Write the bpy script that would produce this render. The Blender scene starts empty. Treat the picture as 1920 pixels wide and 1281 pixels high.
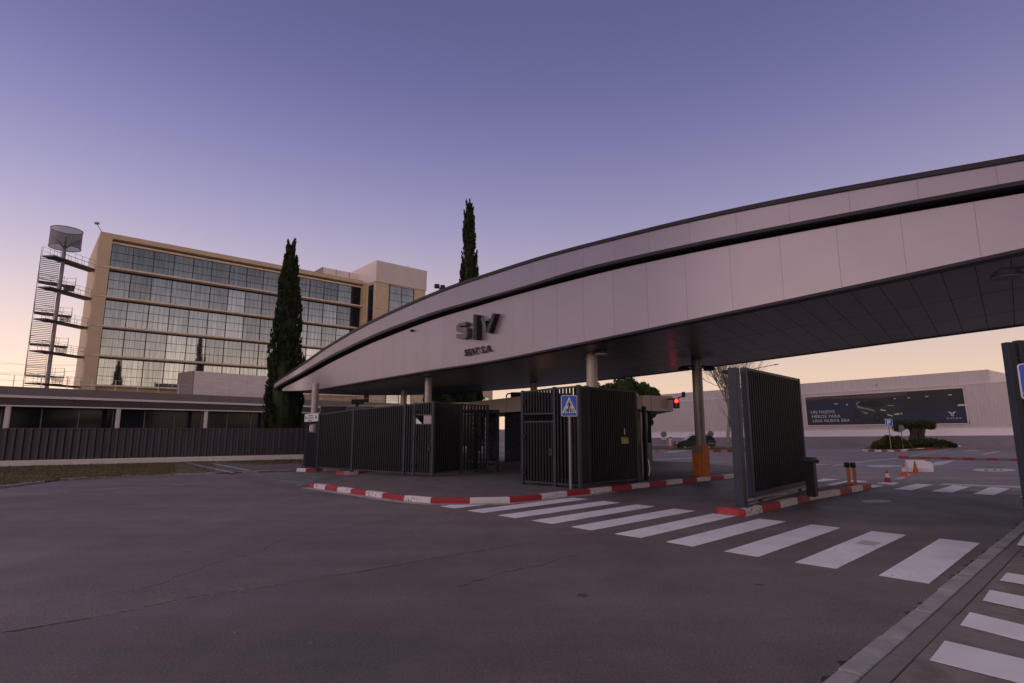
import bpy, bmesh, math, random
import numpy as np
from mathutils import Vector, Matrix
random.seed(7)
rng = np.random.default_rng(7)
R = math.radians

# ------------------------------------------------------------------ camera
FPX, HORIZ, CX, CY, EYE = 1040.0, 804.0, 960.0, 640.5, 1.8
PITCH = math.atan((HORIZ - CY) / FPX)
sc = bpy.context.scene
cam_d = bpy.data.cameras.new('camera')
cam_d.sensor_width = 36.0
cam_d.lens = 36.0 * FPX / 1920.0
cam_d.clip_start = 0.05
cam_d.clip_end = 3000
cam = bpy.data.objects.new('camera', cam_d)
sc.collection.objects.link(cam)
cam.location = (0, 0, EYE)
cam.rotation_euler = (R(90) + PITCH, 0, 0)
sc.camera = cam

# ------------------------------------------------------------------ sky / light
SUN_AZ = math.atan2(-0.80, -0.60)      # where the last glow comes from (x, y)
SUN_AZ = (-0.80, -0.60)
w = bpy.data.worlds.new('World')
sc.world = w
w.use_nodes = True
nt = w.node_tree
nt.nodes.clear()
def wn(t, **k):
    n = nt.nodes.new(t)
    for a, b in k.items(): setattr(n, a, b)
    return n
tc = wn('ShaderNodeTexCoord')
sep = wn('ShaderNodeSeparateXYZ')
nt.links.new(tc.outputs['Generated'], sep.inputs[0])
ramp = wn('ShaderNodeValToRGB')
ramp.color_ramp.interpolation = 'B_SPLINE'
nt.links.new(sep.outputs['Z'], ramp.inputs[0])
stops = [(0.0, (0.95, 0.66, 0.46)), (0.06, (0.93, 0.66, 0.49)), (0.14, (0.74, 0.575, 0.53)), (0.25, (0.49, 0.42, 0.54)),
         (0.37, (0.30, 0.284, 0.495)), (0.50, (0.178, 0.176, 0.378)), (0.64, (0.112, 0.112, 0.272)), (0.74, (0.112, 0.108, 0.22)), (0.86, (0.50, 0.43, 0.48)), (1.0, (0.80, 0.69, 0.74))]
els = ramp.color_ramp.elements
els[0].position, els[0].color = stops[0][0], stops[0][1] + (1,)
els[1].position, els[1].color = stops[-1][0], stops[-1][1] + (1,)
for p, c in stops[1:-1]:
    e = els.new(p); e.color = c + (1,)
dot = wn('ShaderNodeVectorMath', operation='DOT_PRODUCT')
nt.links.new(tc.outputs['Generated'], dot.inputs[0])
dot.inputs[1].default_value = (SUN_AZ[0], SUN_AZ[1], 0.0)
mr = wn('ShaderNodeMapRange')
nt.links.new(dot.outputs['Value'], mr.inputs['Value'])
mr.inputs['From Min'].default_value = -0.7
mr.inputs['From Max'].default_value = 1.0
mr.inputs['To Min'].default_value = 0.0
mr.inputs['To Max'].default_value = 0.95
def wm(op, a, b=None, c=None):
    n = wn('ShaderNodeMath', operation=op)
    for i, v in enumerate((a, b, c)):
        if v is None: continue
        if isinstance(v, (int, float)): n.inputs[i].default_value = v
        else: nt.links.new(v, n.inputs[i])
    return n.outputs[0]
zc = wm('MAXIMUM', sep.outputs['Z'], 0.0)
lowf = wm('POWER', wm('SUBTRACT', 1.0, zc), 1.7)
westglow = wm('MULTIPLY_ADD', mr.outputs['Result'], lowf, 0.93)
# the sky opposite the canopy loses its light faster with height
dot2 = wn('ShaderNodeVectorMath', operation='DOT_PRODUCT')
nt.links.new(tc.outputs['Generated'], dot2.inputs[0])
dot2.inputs[1].default_value = (0.72, -0.70, 0.0)
rear = wm('MAXIMUM', dot2.outputs['Value'], 0.0)
sm = wn('ShaderNodeMapRange', interpolation_type='SMOOTHSTEP')
nt.links.new(zc, sm.inputs['Value'])
sm.inputs['From Min'].default_value = 0.03; sm.inputs['From Max'].default_value = 0.33
sm.inputs['To Min'].default_value = -0.55; sm.inputs['To Max'].default_value = 0.82
dim = wm('SUBTRACT', 1.0, wm('MULTIPLY', sm.outputs['Result'], rear))
mul = wn('ShaderNodeVectorMath', operation='SCALE')
nt.links.new(ramp.outputs['Color'], mul.inputs[0])
nt.links.new(wm('MULTIPLY', westglow, dim), mul.inputs['Scale'])
bg = wn('ShaderNodeBackground')
nt.links.new(mul.outputs['Vector'], bg.inputs['Color'])
bg.inputs['Strength'].default_value = 1.0
sky = wn('ShaderNodeTexSky', sky_type='NISHITA', sun_disc=False)
sky.sun_elevation = R(4)
sky.sun_rotation = math.atan2(SUN_AZ[0], SUN_AZ[1])
bg2 = wn('ShaderNodeBackground')
nt.links.new(sky.outputs['Color'], bg2.inputs['Color'])
bg2.inputs['Strength'].default_value = 0.006
ad = wn('ShaderNodeAddShader')
nt.links.new(bg.outputs[0], ad.inputs[0]); nt.links.new(bg2.outputs[0], ad.inputs[1])
out = wn('ShaderNodeOutputWorld')
nt.links.new(ad.outputs[0], out.inputs['Surface'])

sun_d = bpy.data.lights.new('sun', 'SUN')
sun_d.energy = 0.35
sun_d.angle = R(30)
sun_d.color = (1.0, 0.74, 0.62)
sun = bpy.data.objects.new('sun', sun_d)
sc.collection.objects.link(sun)
sv = Vector((SUN_AZ[0], SUN_AZ[1], math.tan(R(12)))).normalized()
sun.rotation_euler = sv.to_track_quat('Z', 'Y').to_euler()
sun.location = (0, 0, 60)

sc.view_settings.view_transform = 'Standard'
sc.view_settings.look = 'None'
sc.view_settings.exposure = 0.0
sc.view_settings.gamma = 1.0
sc.view_settings.use_curve_mapping = False

# ------------------------------------------------------------------ survey helpers (photo -> world, done once to measure the place)
FW = np.array([0, math.cos(PITCH), math.sin(PITCH)]); UP = np.array([0, -math.sin(PITCH), math.cos(PITCH)]); RT = np.array([1., 0, 0])
CAM = np.array([0, 0, EYE])
def ray(x, y): return RT * (x - CX) / FPX + UP * (CY - y) / FPX + FW
def atz(x, y, z=0.0):
    r = ray(x, y); return CAM + r * (z - EYE) / r[2]
def aty(x, y, Y):
    r = ray(x, y); return CAM + r * Y / r[1]
def onplane(x, y, P, d):
    r = ray(x, y); n = np.array([-d[1], d[0]])
    return CAM + r * ((n @ (np.array(P)[:2] - CAM[:2])) / (n @ r[:2]))
def proj(P):
    q = np.array(P) - CAM; z = q @ FW; return CX + FPX * (q @ RT) / z, CY - FPX * (q @ UP) / z
def unit(v):
    v = np.array(v, float); return v / np.linalg.norm(v)

# ------------------------------------------------------------------ materials
MATS = {}
def new_mat(name):
    m = bpy.data.materials.new(name); m.use_nodes = True
    nt = m.node_tree; b = nt.nodes['Principled BSDF']
    MATS[name] = m
    return m, nt, b
def N(nt, t, **k):
    n = nt.nodes.new(t)
    for a, b in k.items(): setattr(n, a, b)
    return n
def mat(name, col, rough=0.5, metal=0.0, var=0.12, scale=3.0, bump=0.0, bscale=60.0, dirt=None, dscale=1.2, damt=0.0, emit=None, estr=0.0, stretch=None, spec=None):
    """surface whose colour wanders a little, with optional dirt patches and fine bump"""
    m, nt, b = new_mat(name)
    co = N(nt, 'ShaderNodeTexCoord')
    src = co.outputs['Object']
    if stretch:
        mp = N(nt, 'ShaderNodeMapping'); mp.inputs['Scale'].default_value = stretch
        nt.links.new(src, mp.inputs['Vector']); src = mp.outputs['Vector']
    n1 = N(nt, 'ShaderNodeTexNoise'); n1.inputs['Scale'].default_value = scale; n1.inputs['Detail'].default_value = 6; n1.inputs['Roughness'].default_value = 0.6
    nt.links.new(src, n1.inputs['Vector'])
    r1 = N(nt, 'ShaderNodeMapRange'); r1.inputs['From Min'].default_value = 0.3; r1.inputs['From Max'].default_value = 0.7
    r1.inputs['To Min'].default_value = 1 - var; r1.inputs['To Max'].default_value = 1 + var
    nt.links.new(n1.outputs['Fac'], r1.inputs['Value'])
    sc1 = N(nt, 'ShaderNodeVectorMath', operation='SCALE'); sc1.inputs[0].default_value = col
    nt.links.new(r1.outputs['Result'], sc1.inputs['Scale'])
    c = sc1.outputs['Vector']
    if damt:
        n2 = N(nt, 'ShaderNodeTexNoise'); n2.inputs['Scale'].default_value = dscale; n2.inputs['Detail'].default_value = 9; n2.inputs['Roughness'].default_value = 0.7
        nt.links.new(src, n2.inputs['Vector'])
        r2 = N(nt, 'ShaderNodeMapRange'); r2.inputs['From Min'].default_value = 0.50; r2.inputs['From Max'].default_value = 0.68; r2.inputs['To Max'].default_value = damt
        nt.links.new(n2.outputs['Fac'], r2.inputs['Value'])
        mx = N(nt, 'ShaderNodeMix', data_type='RGBA')
        nt.links.new(r2.outputs['Result'], mx.inputs[0]); nt.links.new(c, mx.inputs[6]); mx.inputs[7].default_value = tuple(dirt or (0.05, 0.045, 0.04)) + (1,)
        c = mx.outputs[2]
    nt.links.new(c, b.inputs['Base Color'])
    b.inputs['Roughness'].default_value = rough; b.inputs['Metallic'].default_value = metal
    if spec is not None: b.inputs['Specular IOR Level'].default_value = spec
    if bump:
        n3 = N(nt, 'ShaderNodeTexNoise'); n3.inputs['Scale'].default_value = bscale; n3.inputs['Detail'].default_value = 4
        nt.links.new(co.outputs['Object'], n3.inputs['Vector'])
        bp = N(nt, 'ShaderNodeBump'); bp.inputs['Strength'].default_value = bump; bp.inputs['Distance'].default_value = 0.01
        nt.links.new(n3.outputs['Fac'], bp.inputs['Height']); nt.links.new(bp.outputs['Normal'], b.inputs['Normal'])
    if emit:
        b.inputs['Emission Color'].default_value = tuple(emit) + (1,); b.inputs['Emission Strength'].default_value = estr
    return m
def seam_mat(name, col, pu, pv, wu=0.012, wv=0.012, rough=0.4, metal=0.0, line=0.25, var=0.05, ou=0.0, ov=0.0, tilt=0.0, pvar=0.05, mspec=None):
    """panels of pu x pv metres (UV in metres) with dark joints and a slight tone difference panel to panel"""
    m, nt, b = new_mat(name)
    uv = N(nt, 'ShaderNodeUVMap'); sp = N(nt, 'ShaderNodeSeparateXYZ'); nt.links.new(uv.outputs[0], sp.inputs[0])
    masks = []; cells = []
    for ax, per, wd, off in (('X', pu, wu, ou), ('Y', pv, wv, ov)):
        if not per: continue
        a = N(nt, 'ShaderNodeMath', operation='ADD'); nt.links.new(sp.outputs[ax], a.inputs[0]); a.inputs[1].default_value = off + 500 * per
        dv = N(nt, 'ShaderNodeMath', operation='DIVIDE'); nt.links.new(a.outputs[0], dv.inputs[0]); dv.inputs[1].default_value = per
        fl = N(nt, 'ShaderNodeMath', operation='FLOOR'); nt.links.new(dv.outputs[0], fl.inputs[0]); cells.append(fl)
        fr = N(nt, 'ShaderNodeMath', operation='FRACT'); nt.links.new(dv.outputs[0], fr.inputs[0])
        lt = N(nt, 'ShaderNodeMath', operation='LESS_THAN'); nt.links.new(fr.outputs[0], lt.inputs[0]); lt.inputs[1].default_value = wd / per
        masks.append(lt)
    mk = masks[0].outputs[0]
    if len(masks) > 1:
        mm = N(nt, 'ShaderNodeMath', operation='MAXIMUM'); nt.links.new(masks[0].outputs[0], mm.inputs[0]); nt.links.new(masks[1].outputs[0], mm.inputs[1]); mk = mm.outputs[0]
    cb = N(nt, 'ShaderNodeCombineXYZ')
    for i, f in enumerate(cells): nt.links.new(f.outputs[0], cb.inputs[i])
    wnz = N(nt, 'ShaderNodeTexWhiteNoise', noise_dimensions='3D'); nt.links.new(cb.outputs[0], wnz.inputs['Vector'])
    co = N(nt, 'ShaderNodeTexCoord')
    n1 = N(nt, 'ShaderNodeTexNoise'); n1.inputs['Scale'].default_value = 1.3; n1.inputs['Detail'].default_value = 7
    nt.links.new(co.outputs['Object'], n1.inputs['Vector'])
    r1 = N(nt, 'ShaderNodeMapRange'); r1.inputs['To Min'].default_value = 1 - var * 2; r1.inputs['To Max'].default_value = 1 + var * 2
    nt.links.new(n1.outputs['Fac'], r1.inputs['Value'])
    r2 = N(nt, 'ShaderNodeMapRange'); r2.inputs['To Min'].default_value = 1 - pvar; r2.inputs['To Max'].default_value = 1 + pvar
    nt.links.new(wnz.outputs['Value'], r2.inputs['Value'])
    ml = N(nt, 'ShaderNodeMath', operation='MULTIPLY'); nt.links.new(r1.outputs[0], ml.inputs[0]); nt.links.new(r2.outputs[0], ml.inputs[1])
    s1 = N(nt, 'ShaderNodeVectorMath', operation='SCALE'); s1.inputs[0].default_value = col; nt.links.new(ml.outputs[0], s1.inputs['Scale'])
    mx = N(nt, 'ShaderNodeMix', data_type='RGBA'); nt.links.new(mk, mx.inputs[0]); nt.links.new(s1.outputs[0], mx.inputs[6])
    mx.inputs[7].default_value = (col[0] * line, col[1] * line, col[2] * line, 1)
    nt.links.new(mx.outputs[2], b.inputs['Base Color'])
    b.inputs['Roughness'].default_value = rough; b.inputs['Metallic'].default_value = metal
    if mspec is not None:
        ms = N(nt, 'ShaderNodeMapRange'); ms.inputs['To Min'].default_value = mspec; ms.inputs['To Max'].default_value = 0.0
        nt.links.new(mk, ms.inputs['Value']); nt.links.new(ms.outputs[0], b.inputs['Specular IOR Level'])
    if tilt:
        sb = N(nt, 'ShaderNodeVectorMath', operation='SUBTRACT'); nt.links.new(wnz.outputs['Color'], sb.inputs[0]); sb.inputs[1].default_value = (.5, .5, .5)
        s2 = N(nt, 'ShaderNodeVectorMath', operation='SCALE'); nt.links.new(sb.outputs[0], s2.inputs[0]); s2.inputs['Scale'].default_value = tilt
        g = N(nt, 'ShaderNodeNewGeometry'); a2 = N(nt, 'ShaderNodeVectorMath', operation='ADD'); nt.links.new(g.outputs['Normal'], a2.inputs[0]); nt.links.new(s2.outputs[0], a2.inputs[1])
        nm = N(nt, 'ShaderNodeVectorMath', operation='NORMALIZE'); nt.links.new(a2.outputs[0], nm.inputs[0]); nt.links.new(nm.outputs[0], b.inputs['Normal'])
    return m

def asphalt_mat(name, col, crack=0.35, patch=0.22):
    m, nt, b = new_mat(name)
    co = N(nt, 'ShaderNodeTexCoord'); src = co.outputs['Object']
    def noise(s, d=5, r=0.6, dist=0.0):
        n = N(nt, 'ShaderNodeTexNoise'); n.inputs['Scale'].default_value = s; n.inputs['Detail'].default_value = d; n.inputs['Roughness'].default_value = r; n.inputs['Distortion'].default_value = dist
        nt.links.new(src, n.inputs['Vector']); return n.outputs['Fac']
    def rng_(v, a, b_, c, d):
        r = N(nt, 'ShaderNodeMapRange'); r.inputs['From Min'].default_value = a; r.inputs['From Max'].default_value = b_; r.inputs['To Min'].default_value = c; r.inputs['To Max'].default_value = d
        nt.links.new(v, r.inputs['Value']); return r.outputs['Result']
    def mul_(a, c):
        n = N(nt, 'ShaderNodeMath', operation='MULTIPLY'); nt.links.new(a, n.inputs[0]); nt.links.new(c, n.inputs[1]); return n.outputs[0]
    big = rng_(noise(0.10, 3), 0.35, 0.65, 1 - patch, 1 + patch)
    mid = rng_(noise(0.9, 8, 0.7), 0.3, 0.7, 0.80, 1.18)
    fine = rng_(noise(48, 4, 0.85), 0.3, 0.7, 0.42, 1.62)
    vo = N(nt, 'ShaderNodeTexVoronoi'); vo.inputs['Scale'].default_value = 48; nt.links.new(src, vo.inputs['Vector'])
    grit = rng_(vo.outputs['Distance'], 0.0, 0.30, 2.0, 0.93)
    # long tyre-worn bands along the lane
    mp = N(nt, 'ShaderNodeMapping'); mp.inputs['Rotation'].default_value = (0, 0, R(48)); mp.inputs['Scale'].default_value = (0.06, 0.9, 1)
    nt.links.new(src, mp.inputs['Vector'])
    nb = N(nt, 'ShaderNodeTexNoise'); nb.inputs['Scale'].default_value = 1.0; nb.inputs['Detail'].default_value = 5; nt.links.new(mp.outputs[0], nb.inputs['Vector'])
    band = rng_(nb.outputs['Fac'], 0.35, 0.65, 0.86, 1.12)
    # oil spots and chewing-gum dots
    vs = N(nt, 'ShaderNodeTexVoronoi'); vs.inputs['Scale'].default_value = 0.9; vs.inputs['Randomness'].default_value = 1.0
    wob = N(nt, 'ShaderNodeTexNoise'); wob.inputs['Scale'].default_value = 9; nt.links.new(src, wob.inputs['Vector'])
    w2 = N(nt, 'ShaderNodeVectorMath', operation='SCALE'); nt.links.new(wob.outputs['Color'], w2.inputs[0]); w2.inputs['Scale'].default_value = 0.12
    w3 = N(nt, 'ShaderNodeVectorMath', operation='ADD'); nt.links.new(src, w3.inputs[0]); nt.links.new(w2.outputs[0], w3.inputs[1]); nt.links.new(w3.outputs[0], vs.inputs['Vector'])
    spot = rng_(vs.outputs['Distance'], 0.04, 0.075, 0.40, 1.0)
    t = mul_(mul_(mul_(big, mid), mul_(fine, grit)), mul_(band, spot))
    s1 = N(nt, 'ShaderNodeVectorMath', operation='SCALE'); s1.inputs[0].default_value = col; nt.links.new(t, s1.inputs['Scale'])
    nt.links.new(s1.outputs[0], b.inputs['Base Color'])
    rr = rng_(noise(0.5, 4), 0.3, 0.7, 0.50, 0.72); nt.links.new(rr, b.inputs['Roughness'])
    b.inputs['Specular IOR Level'].default_value = 0.42
    bp = N(nt, 'ShaderNodeBump'); bp.inputs['Strength'].default_value = 0.7; bp.inputs['Distance'].default_value = 0.014
    nt.links.new(noise(70, 5, 0.8), bp.inputs['Height']); nt.links.new(bp.outputs['Normal'], b.inputs['Normal'])
    return m
def paint_mat(name, col, wear=0.5, under=(0.10, 0.09, 0.095)):
    m, nt, b = new_mat(name)
    co = N(nt, 'ShaderNodeTexCoord')
    n1 = N(nt, 'ShaderNodeTexNoise'); n1.inputs['Scale'].default_value = 14; n1.inputs['Detail'].default_value = 10; n1.inputs['Roughness'].default_value = 0.75
    n2 = N(nt, 'ShaderNodeTexNoise'); n2.inputs['Scale'].default_value = 1.5; n2.inputs['Detail'].default_value = 5
    for n in (n1, n2): nt.links.new(co.outputs['Object'], n.inputs['Vector'])
    a = N(nt, 'ShaderNodeMath', operation='MULTIPLY_ADD'); nt.links.new(n2.outputs['Fac'], a.inputs[0]); a.inputs[1].default_value = 0.45; nt.links.new(n1.outputs['Fac'], a.inputs[2])
    r = N(nt, 'ShaderNodeMapRange'); r.inputs['From Min'].default_value = 0.98 - wear * 0.3; r.inputs['From Max'].default_value = 1.06 - wear * 0.3; r.inputs['To Max'].default_value = 0.85
    nt.links.new(a.outputs[0], r.inputs['Value'])
    mr_ = N(nt, 'ShaderNodeMapRange'); mr_.inputs['From Min'].default_value = 0.3; mr_.inputs['From Max'].default_value = 0.7; mr_.inputs['To Min'].default_value = 0.84; mr_.inputs['To Max'].default_value = 1.08
    nt.links.new(n2.outputs['Fac'], mr_.inputs['Value'])
    s1 = N(nt, 'ShaderNodeVectorMath', operation='SCALE'); s1.inputs[0].default_value = col; nt.links.new(mr_.outputs[0], s1.inputs['Scale'])
    mx = N(nt, 'ShaderNodeMix', data_type='RGBA'); nt.links.new(r.outputs[0], mx.inputs[0]); nt.links.new(s1.outputs[0], mx.inputs[6]); mx.inputs[7].default_value = tuple(under) + (1,)
    nt.links.new(mx.outputs[2], b.inputs['Base Color']); b.inputs['Roughness'].default_value = 0.6
    bp = N(nt, 'ShaderNodeBump'); bp.inputs['Strength'].default_value = 0.3; bp.inputs['Distance'].default_value = 0.005
    nt.links.new(n1.outputs['Fac'], bp.inputs['Height']); nt.links.new(bp.outputs[0], b.inputs['Normal'])
    return m

ASPH = asphalt_mat('asphalt', (0.166, 0.136, 0.134))
ASPH_OLD = asphalt_mat('asphalt_old', (0.194, 0.153, 0.150), patch=0.16)
ASPH_IN = asphalt_mat('asphalt_yard', (0.215, 0.178, 0.172), patch=0.15)
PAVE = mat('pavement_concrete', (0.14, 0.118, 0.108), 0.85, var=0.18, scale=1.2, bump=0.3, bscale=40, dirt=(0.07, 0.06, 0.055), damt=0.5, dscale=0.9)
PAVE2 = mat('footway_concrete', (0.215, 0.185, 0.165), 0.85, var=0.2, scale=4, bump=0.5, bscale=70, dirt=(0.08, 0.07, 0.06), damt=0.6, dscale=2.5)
KERBC = mat('kerb_stone', (0.36, 0.33, 0.33), 0.8, var=0.25, scale=2.5, bump=0.5, bscale=50, dirt=(0.12, 0.11, 0.10), damt=0.6, dscale=3)
GUTTER = mat('gutter_slab', (0.21, 0.185, 0.175), 0.85, var=0.22, scale=3, bump=0.5, bscale=60, dirt=(0.07, 0.06, 0.05), damt=0.6, dscale=3)
WHITEP = paint_mat('road_paint_white', (0.86, 0.82, 0.83), 0.42)
WHITEW = paint_mat('road_paint_worn', (0.55, 0.52, 0.52), 0.75)
KRED = paint_mat('kerb_paint_red', (0.36, 0.024, 0.036), 0.6, (0.25, 0.1, 0.1))
KWHITE = paint_mat('kerb_paint_white', (0.74, 0.66, 0.66), 0.7, (0.2, 0.17, 0.17))
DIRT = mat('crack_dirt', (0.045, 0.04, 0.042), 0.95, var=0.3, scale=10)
GRASS = mat('grass_soil', (0.11, 0.085, 0.032), 0.95, var=0.45, scale=1.5, bump=1.0, bscale=30, dirt=(0.075, 0.085, 0.028), damt=0.8, dscale=0.6)
BLADE = mat('grass_blade', (0.145, 0.115, 0.042), 0.8, var=0.5, scale=0.7)
ALU = seam_mat('fascia_panel', (0.300, 0.266, 0.312), 1.1, 0, 0.016, rough=0.36, metal=0.4, line=0.68, var=0.04, pvar=0.025)
ALU2 = seam_mat('fascia_panel_upper', (0.270, 0.240, 0.288), 1.12, 0, 0.018, rough=0.36, metal=0.4, line=0.74, var=0.04, pvar=0.02)
TRIM = mat('dark_trim', (0.026, 0.023, 0.032), 0.5, spec=0.25, var=0.1)
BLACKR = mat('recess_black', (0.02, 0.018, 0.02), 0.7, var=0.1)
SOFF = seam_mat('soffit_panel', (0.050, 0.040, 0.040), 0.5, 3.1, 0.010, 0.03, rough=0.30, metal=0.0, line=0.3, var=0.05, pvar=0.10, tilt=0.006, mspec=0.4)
COLM = mat('column_paint', (0.36, 0.32, 0.32), 0.4, metal=0.2, var=0.08, scale=1.0, dirt=(0.12, 0.1, 0.09), damt=0.25, dscale=2)
COLM_SHADED = mat('column_paint_shaded', (0.17, 0.15, 0.15), 0.4, metal=0.3, var=0.12, scale=1.0, dirt=(0.08, 0.07, 0.06), damt=0.35, dscale=2)  # column paint darkened for one column, its shade put into the colour
ORANGE = mat('orange_paint', (0.46, 0.115, 0.012), 0.45, var=0.12, scale=4, dirt=(0.25, 0.07, 0.02), damt=0.4, dscale=6)
GREYBOX = mat('grey_box', (0.16, 0.15, 0.14), 0.5, var=0.1)
STEEL = mat('dark_steel', (0.012, 0.012, 0.017), 0.5, var=0.15, scale=4, spec=0.22)
STEEL2 = mat('gate_post_steel', (0.032, 0.037, 0.058), 0.5, spec=0.3, var=0.15, scale=2, dirt=(0.022, 0.02, 0.026), damt=0.35, dscale=3)
SHEET = mat('corrugated_dark', (0.072, 0.064, 0.088), 0.5, metal=0.2, var=0.2, scale=1.5, dirt=(0.05, 0.045, 0.05), damt=0.4, dscale=1.2, stretch=(1, 1, 0.3))
PLINTH = mat('white_plinth', (0.82, 0.76, 0.76), 0.8, var=0.12, scale=1.5, bump=0.3, bscale=20, dirt=(0.10, 0.08, 0.08), damt=0.45, dscale=1.4, stretch=(1, 1, 3))
GLASSD = mat('dark_glass', (0.018, 0.022, 0.032), 0.10, var=0.1, spec=0.18)
TAN = mat('tan_render', (0.66, 0.52, 0.36), 0.8, var=0.07, scale=0.6, bump=0.15, bscale=8, dirt=(0.52, 0.40, 0.28), damt=0.35, dscale=0.5)
TANJ = seam_mat('tan_cladding', (0.44, 0.33, 0.235), 3.0, 3.72, 0.05, 0.05, rough=0.75, line=0.6, var=0.04, pvar=0.03)
LEDGE = mat('ledge_metal', (0.90, 0.74, 0.56), 0.45, var=0.08)
MULL = mat('window_frame_dark', (0.05, 0.045, 0.045), 0.5, var=0.1)
LIGHTB = mat('rooftop_cladding', (0.68, 0.60, 0.58), 0.6, var=0.05, scale=1)
GREYW = mat('roof_slab_grey', (0.22, 0.185, 0.185), 0.75, var=0.12, scale=0.7, dirt=(0.12, 0.10, 0.10), damt=0.3, dscale=0.8, stretch=(1, 1, 3))
WHITEM = mat('white_metal', (0.80, 0.73, 0.72), 0.45, var=0.06)
BROWN = mat('brown_soffit_band', (0.085, 0.062, 0.06), 0.6, var=0.15, scale=0.5)
MESHG = mat('screen_panel', (0.80, 0.72, 0.72), 0.6, var=0.12, scale=1.5, stretch=(0.4, 0.4, 4))
STAIR = mat('stair_steel', (0.09, 0.075, 0.075), 0.5, metal=0.4, var=0.1)
MAST = mat('mast_steel', (0.24, 0.22, 0.24), 0.45, metal=0.5, var=0.1)
BLUE = mat('sign_blue', (0.008, 0.11, 0.60), 0.35, var=0.05)
SIGNW = mat('sign_white', (0.75, 0.75, 0.78), 0.4, var=0.03)
SIGNB = mat('sign_black', (0.01, 0.01, 0.012), 0.5, var=0.05)
SIGNG = mat('sign_back_grey', (0.18, 0.17, 0.18), 0.5, metal=0.3, var=0.08)
YELLOW = mat('yellow_sticker', (0.42, 0.40, 0.10), 0.6, var=0.15, scale=20)
BARK = mat('bark', (0.06, 0.046, 0.036), 0.9, var=0.3, scale=6, bump=0.8, bscale=20)
BARKL = mat('pale_bark', (0.40, 0.34, 0.30), 0.85, var=0.3, scale=3, bump=0.4, bscale=12, dirt=(0.15, 0.12, 0.10), damt=0.6, dscale=1.5)
TWIG = mat('twig', (0.16, 0.11, 0.085), 0.85, var=0.25, scale=2)
CYP = mat('cypress_foliage', (0.028, 0.040, 0.018), 0.75, var=0.55, scale=1.6, spec=0.2)
PINEF = mat('pine_foliage', (0.050, 0.075, 0.022), 0.75, var=0.5, scale=1.2, spec=0.2)
TOPI = mat('clipped_foliage', (0.045, 0.062, 0.025), 0.8, var=0.45, scale=2.5, spec=0.2)
BUSHF = mat('bush_foliage', (0.075, 0.078, 0.028), 0.8, var=0.5, scale=1.5, spec=0.2)
CONER = mat('cone_orange', (0.75, 0.075, 0.02), 0.5, var=0.1, scale=8, dirt=(0.3, 0.05, 0.02), damt=0.3, dscale=8)
CONED = mat('cone_dark_red', (0.30, 0.02, 0.035), 0.5, var=0.15, scale=8)
CONEW = mat('cone_white', (0.72, 0.66, 0.66), 0.5, var=0.08, scale=10)
PLASTW = mat('white_plastic', (0.88, 0.84, 0.88), 0.5, var=0.12, scale=4, dirt=(0.5, 0.47, 0.5), damt=0.4, dscale=4)
WALLW = mat('plinth_white_band', (0.86, 0.78, 0.86), 0.75, var=0.05, scale=0.3)
WALLG = mat('plinth_grey_band', (0.25, 0.225, 0.26), 0.8, var=0.10, scale=0.4, dirt=(0.16, 0.14, 0.16), damt=0.4, dscale=0.5)
CORR = mat('ribbed_cladding', (0.56, 0.50, 0.51), 0.55, metal=0.1, var=0.05, scale=0.3, stretch=(1, 1, 0.3))
CARP = mat('car_paint_dark', (0.012, 0.016, 0.022), 0.22, metal=0.4, var=0.05)
CARG = mat('car_glass', (0.02, 0.025, 0.03), 0.05, var=0.02)
RUBBER = mat('rubber', (0.015, 0.014, 0.015), 0.85, var=0.2, scale=20)
RIM = mat('alloy', (0.25, 0.25, 0.26), 0.3, metal=0.8, var=0.1)
TAILR = mat('tail_lamp', (0.35, 0.01, 0.01), 0.25, var=0.05)
REDLAMP = mat('lit_red_lamp', (0.8, 0.05, 0.03), 0.3, var=0.0, emit=(1.0, 0.035, 0.02), estr=6)
GLOWSTRIP = mat('glow_strip', (0.3, 0.12, 0.06), 0.4, var=0.2, emit=(1.0, 0.36, 0.20), estr=0.55)
CREAM = mat('cream_blind', (0.55, 0.47, 0.38), 0.7, var=0.05)

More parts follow.
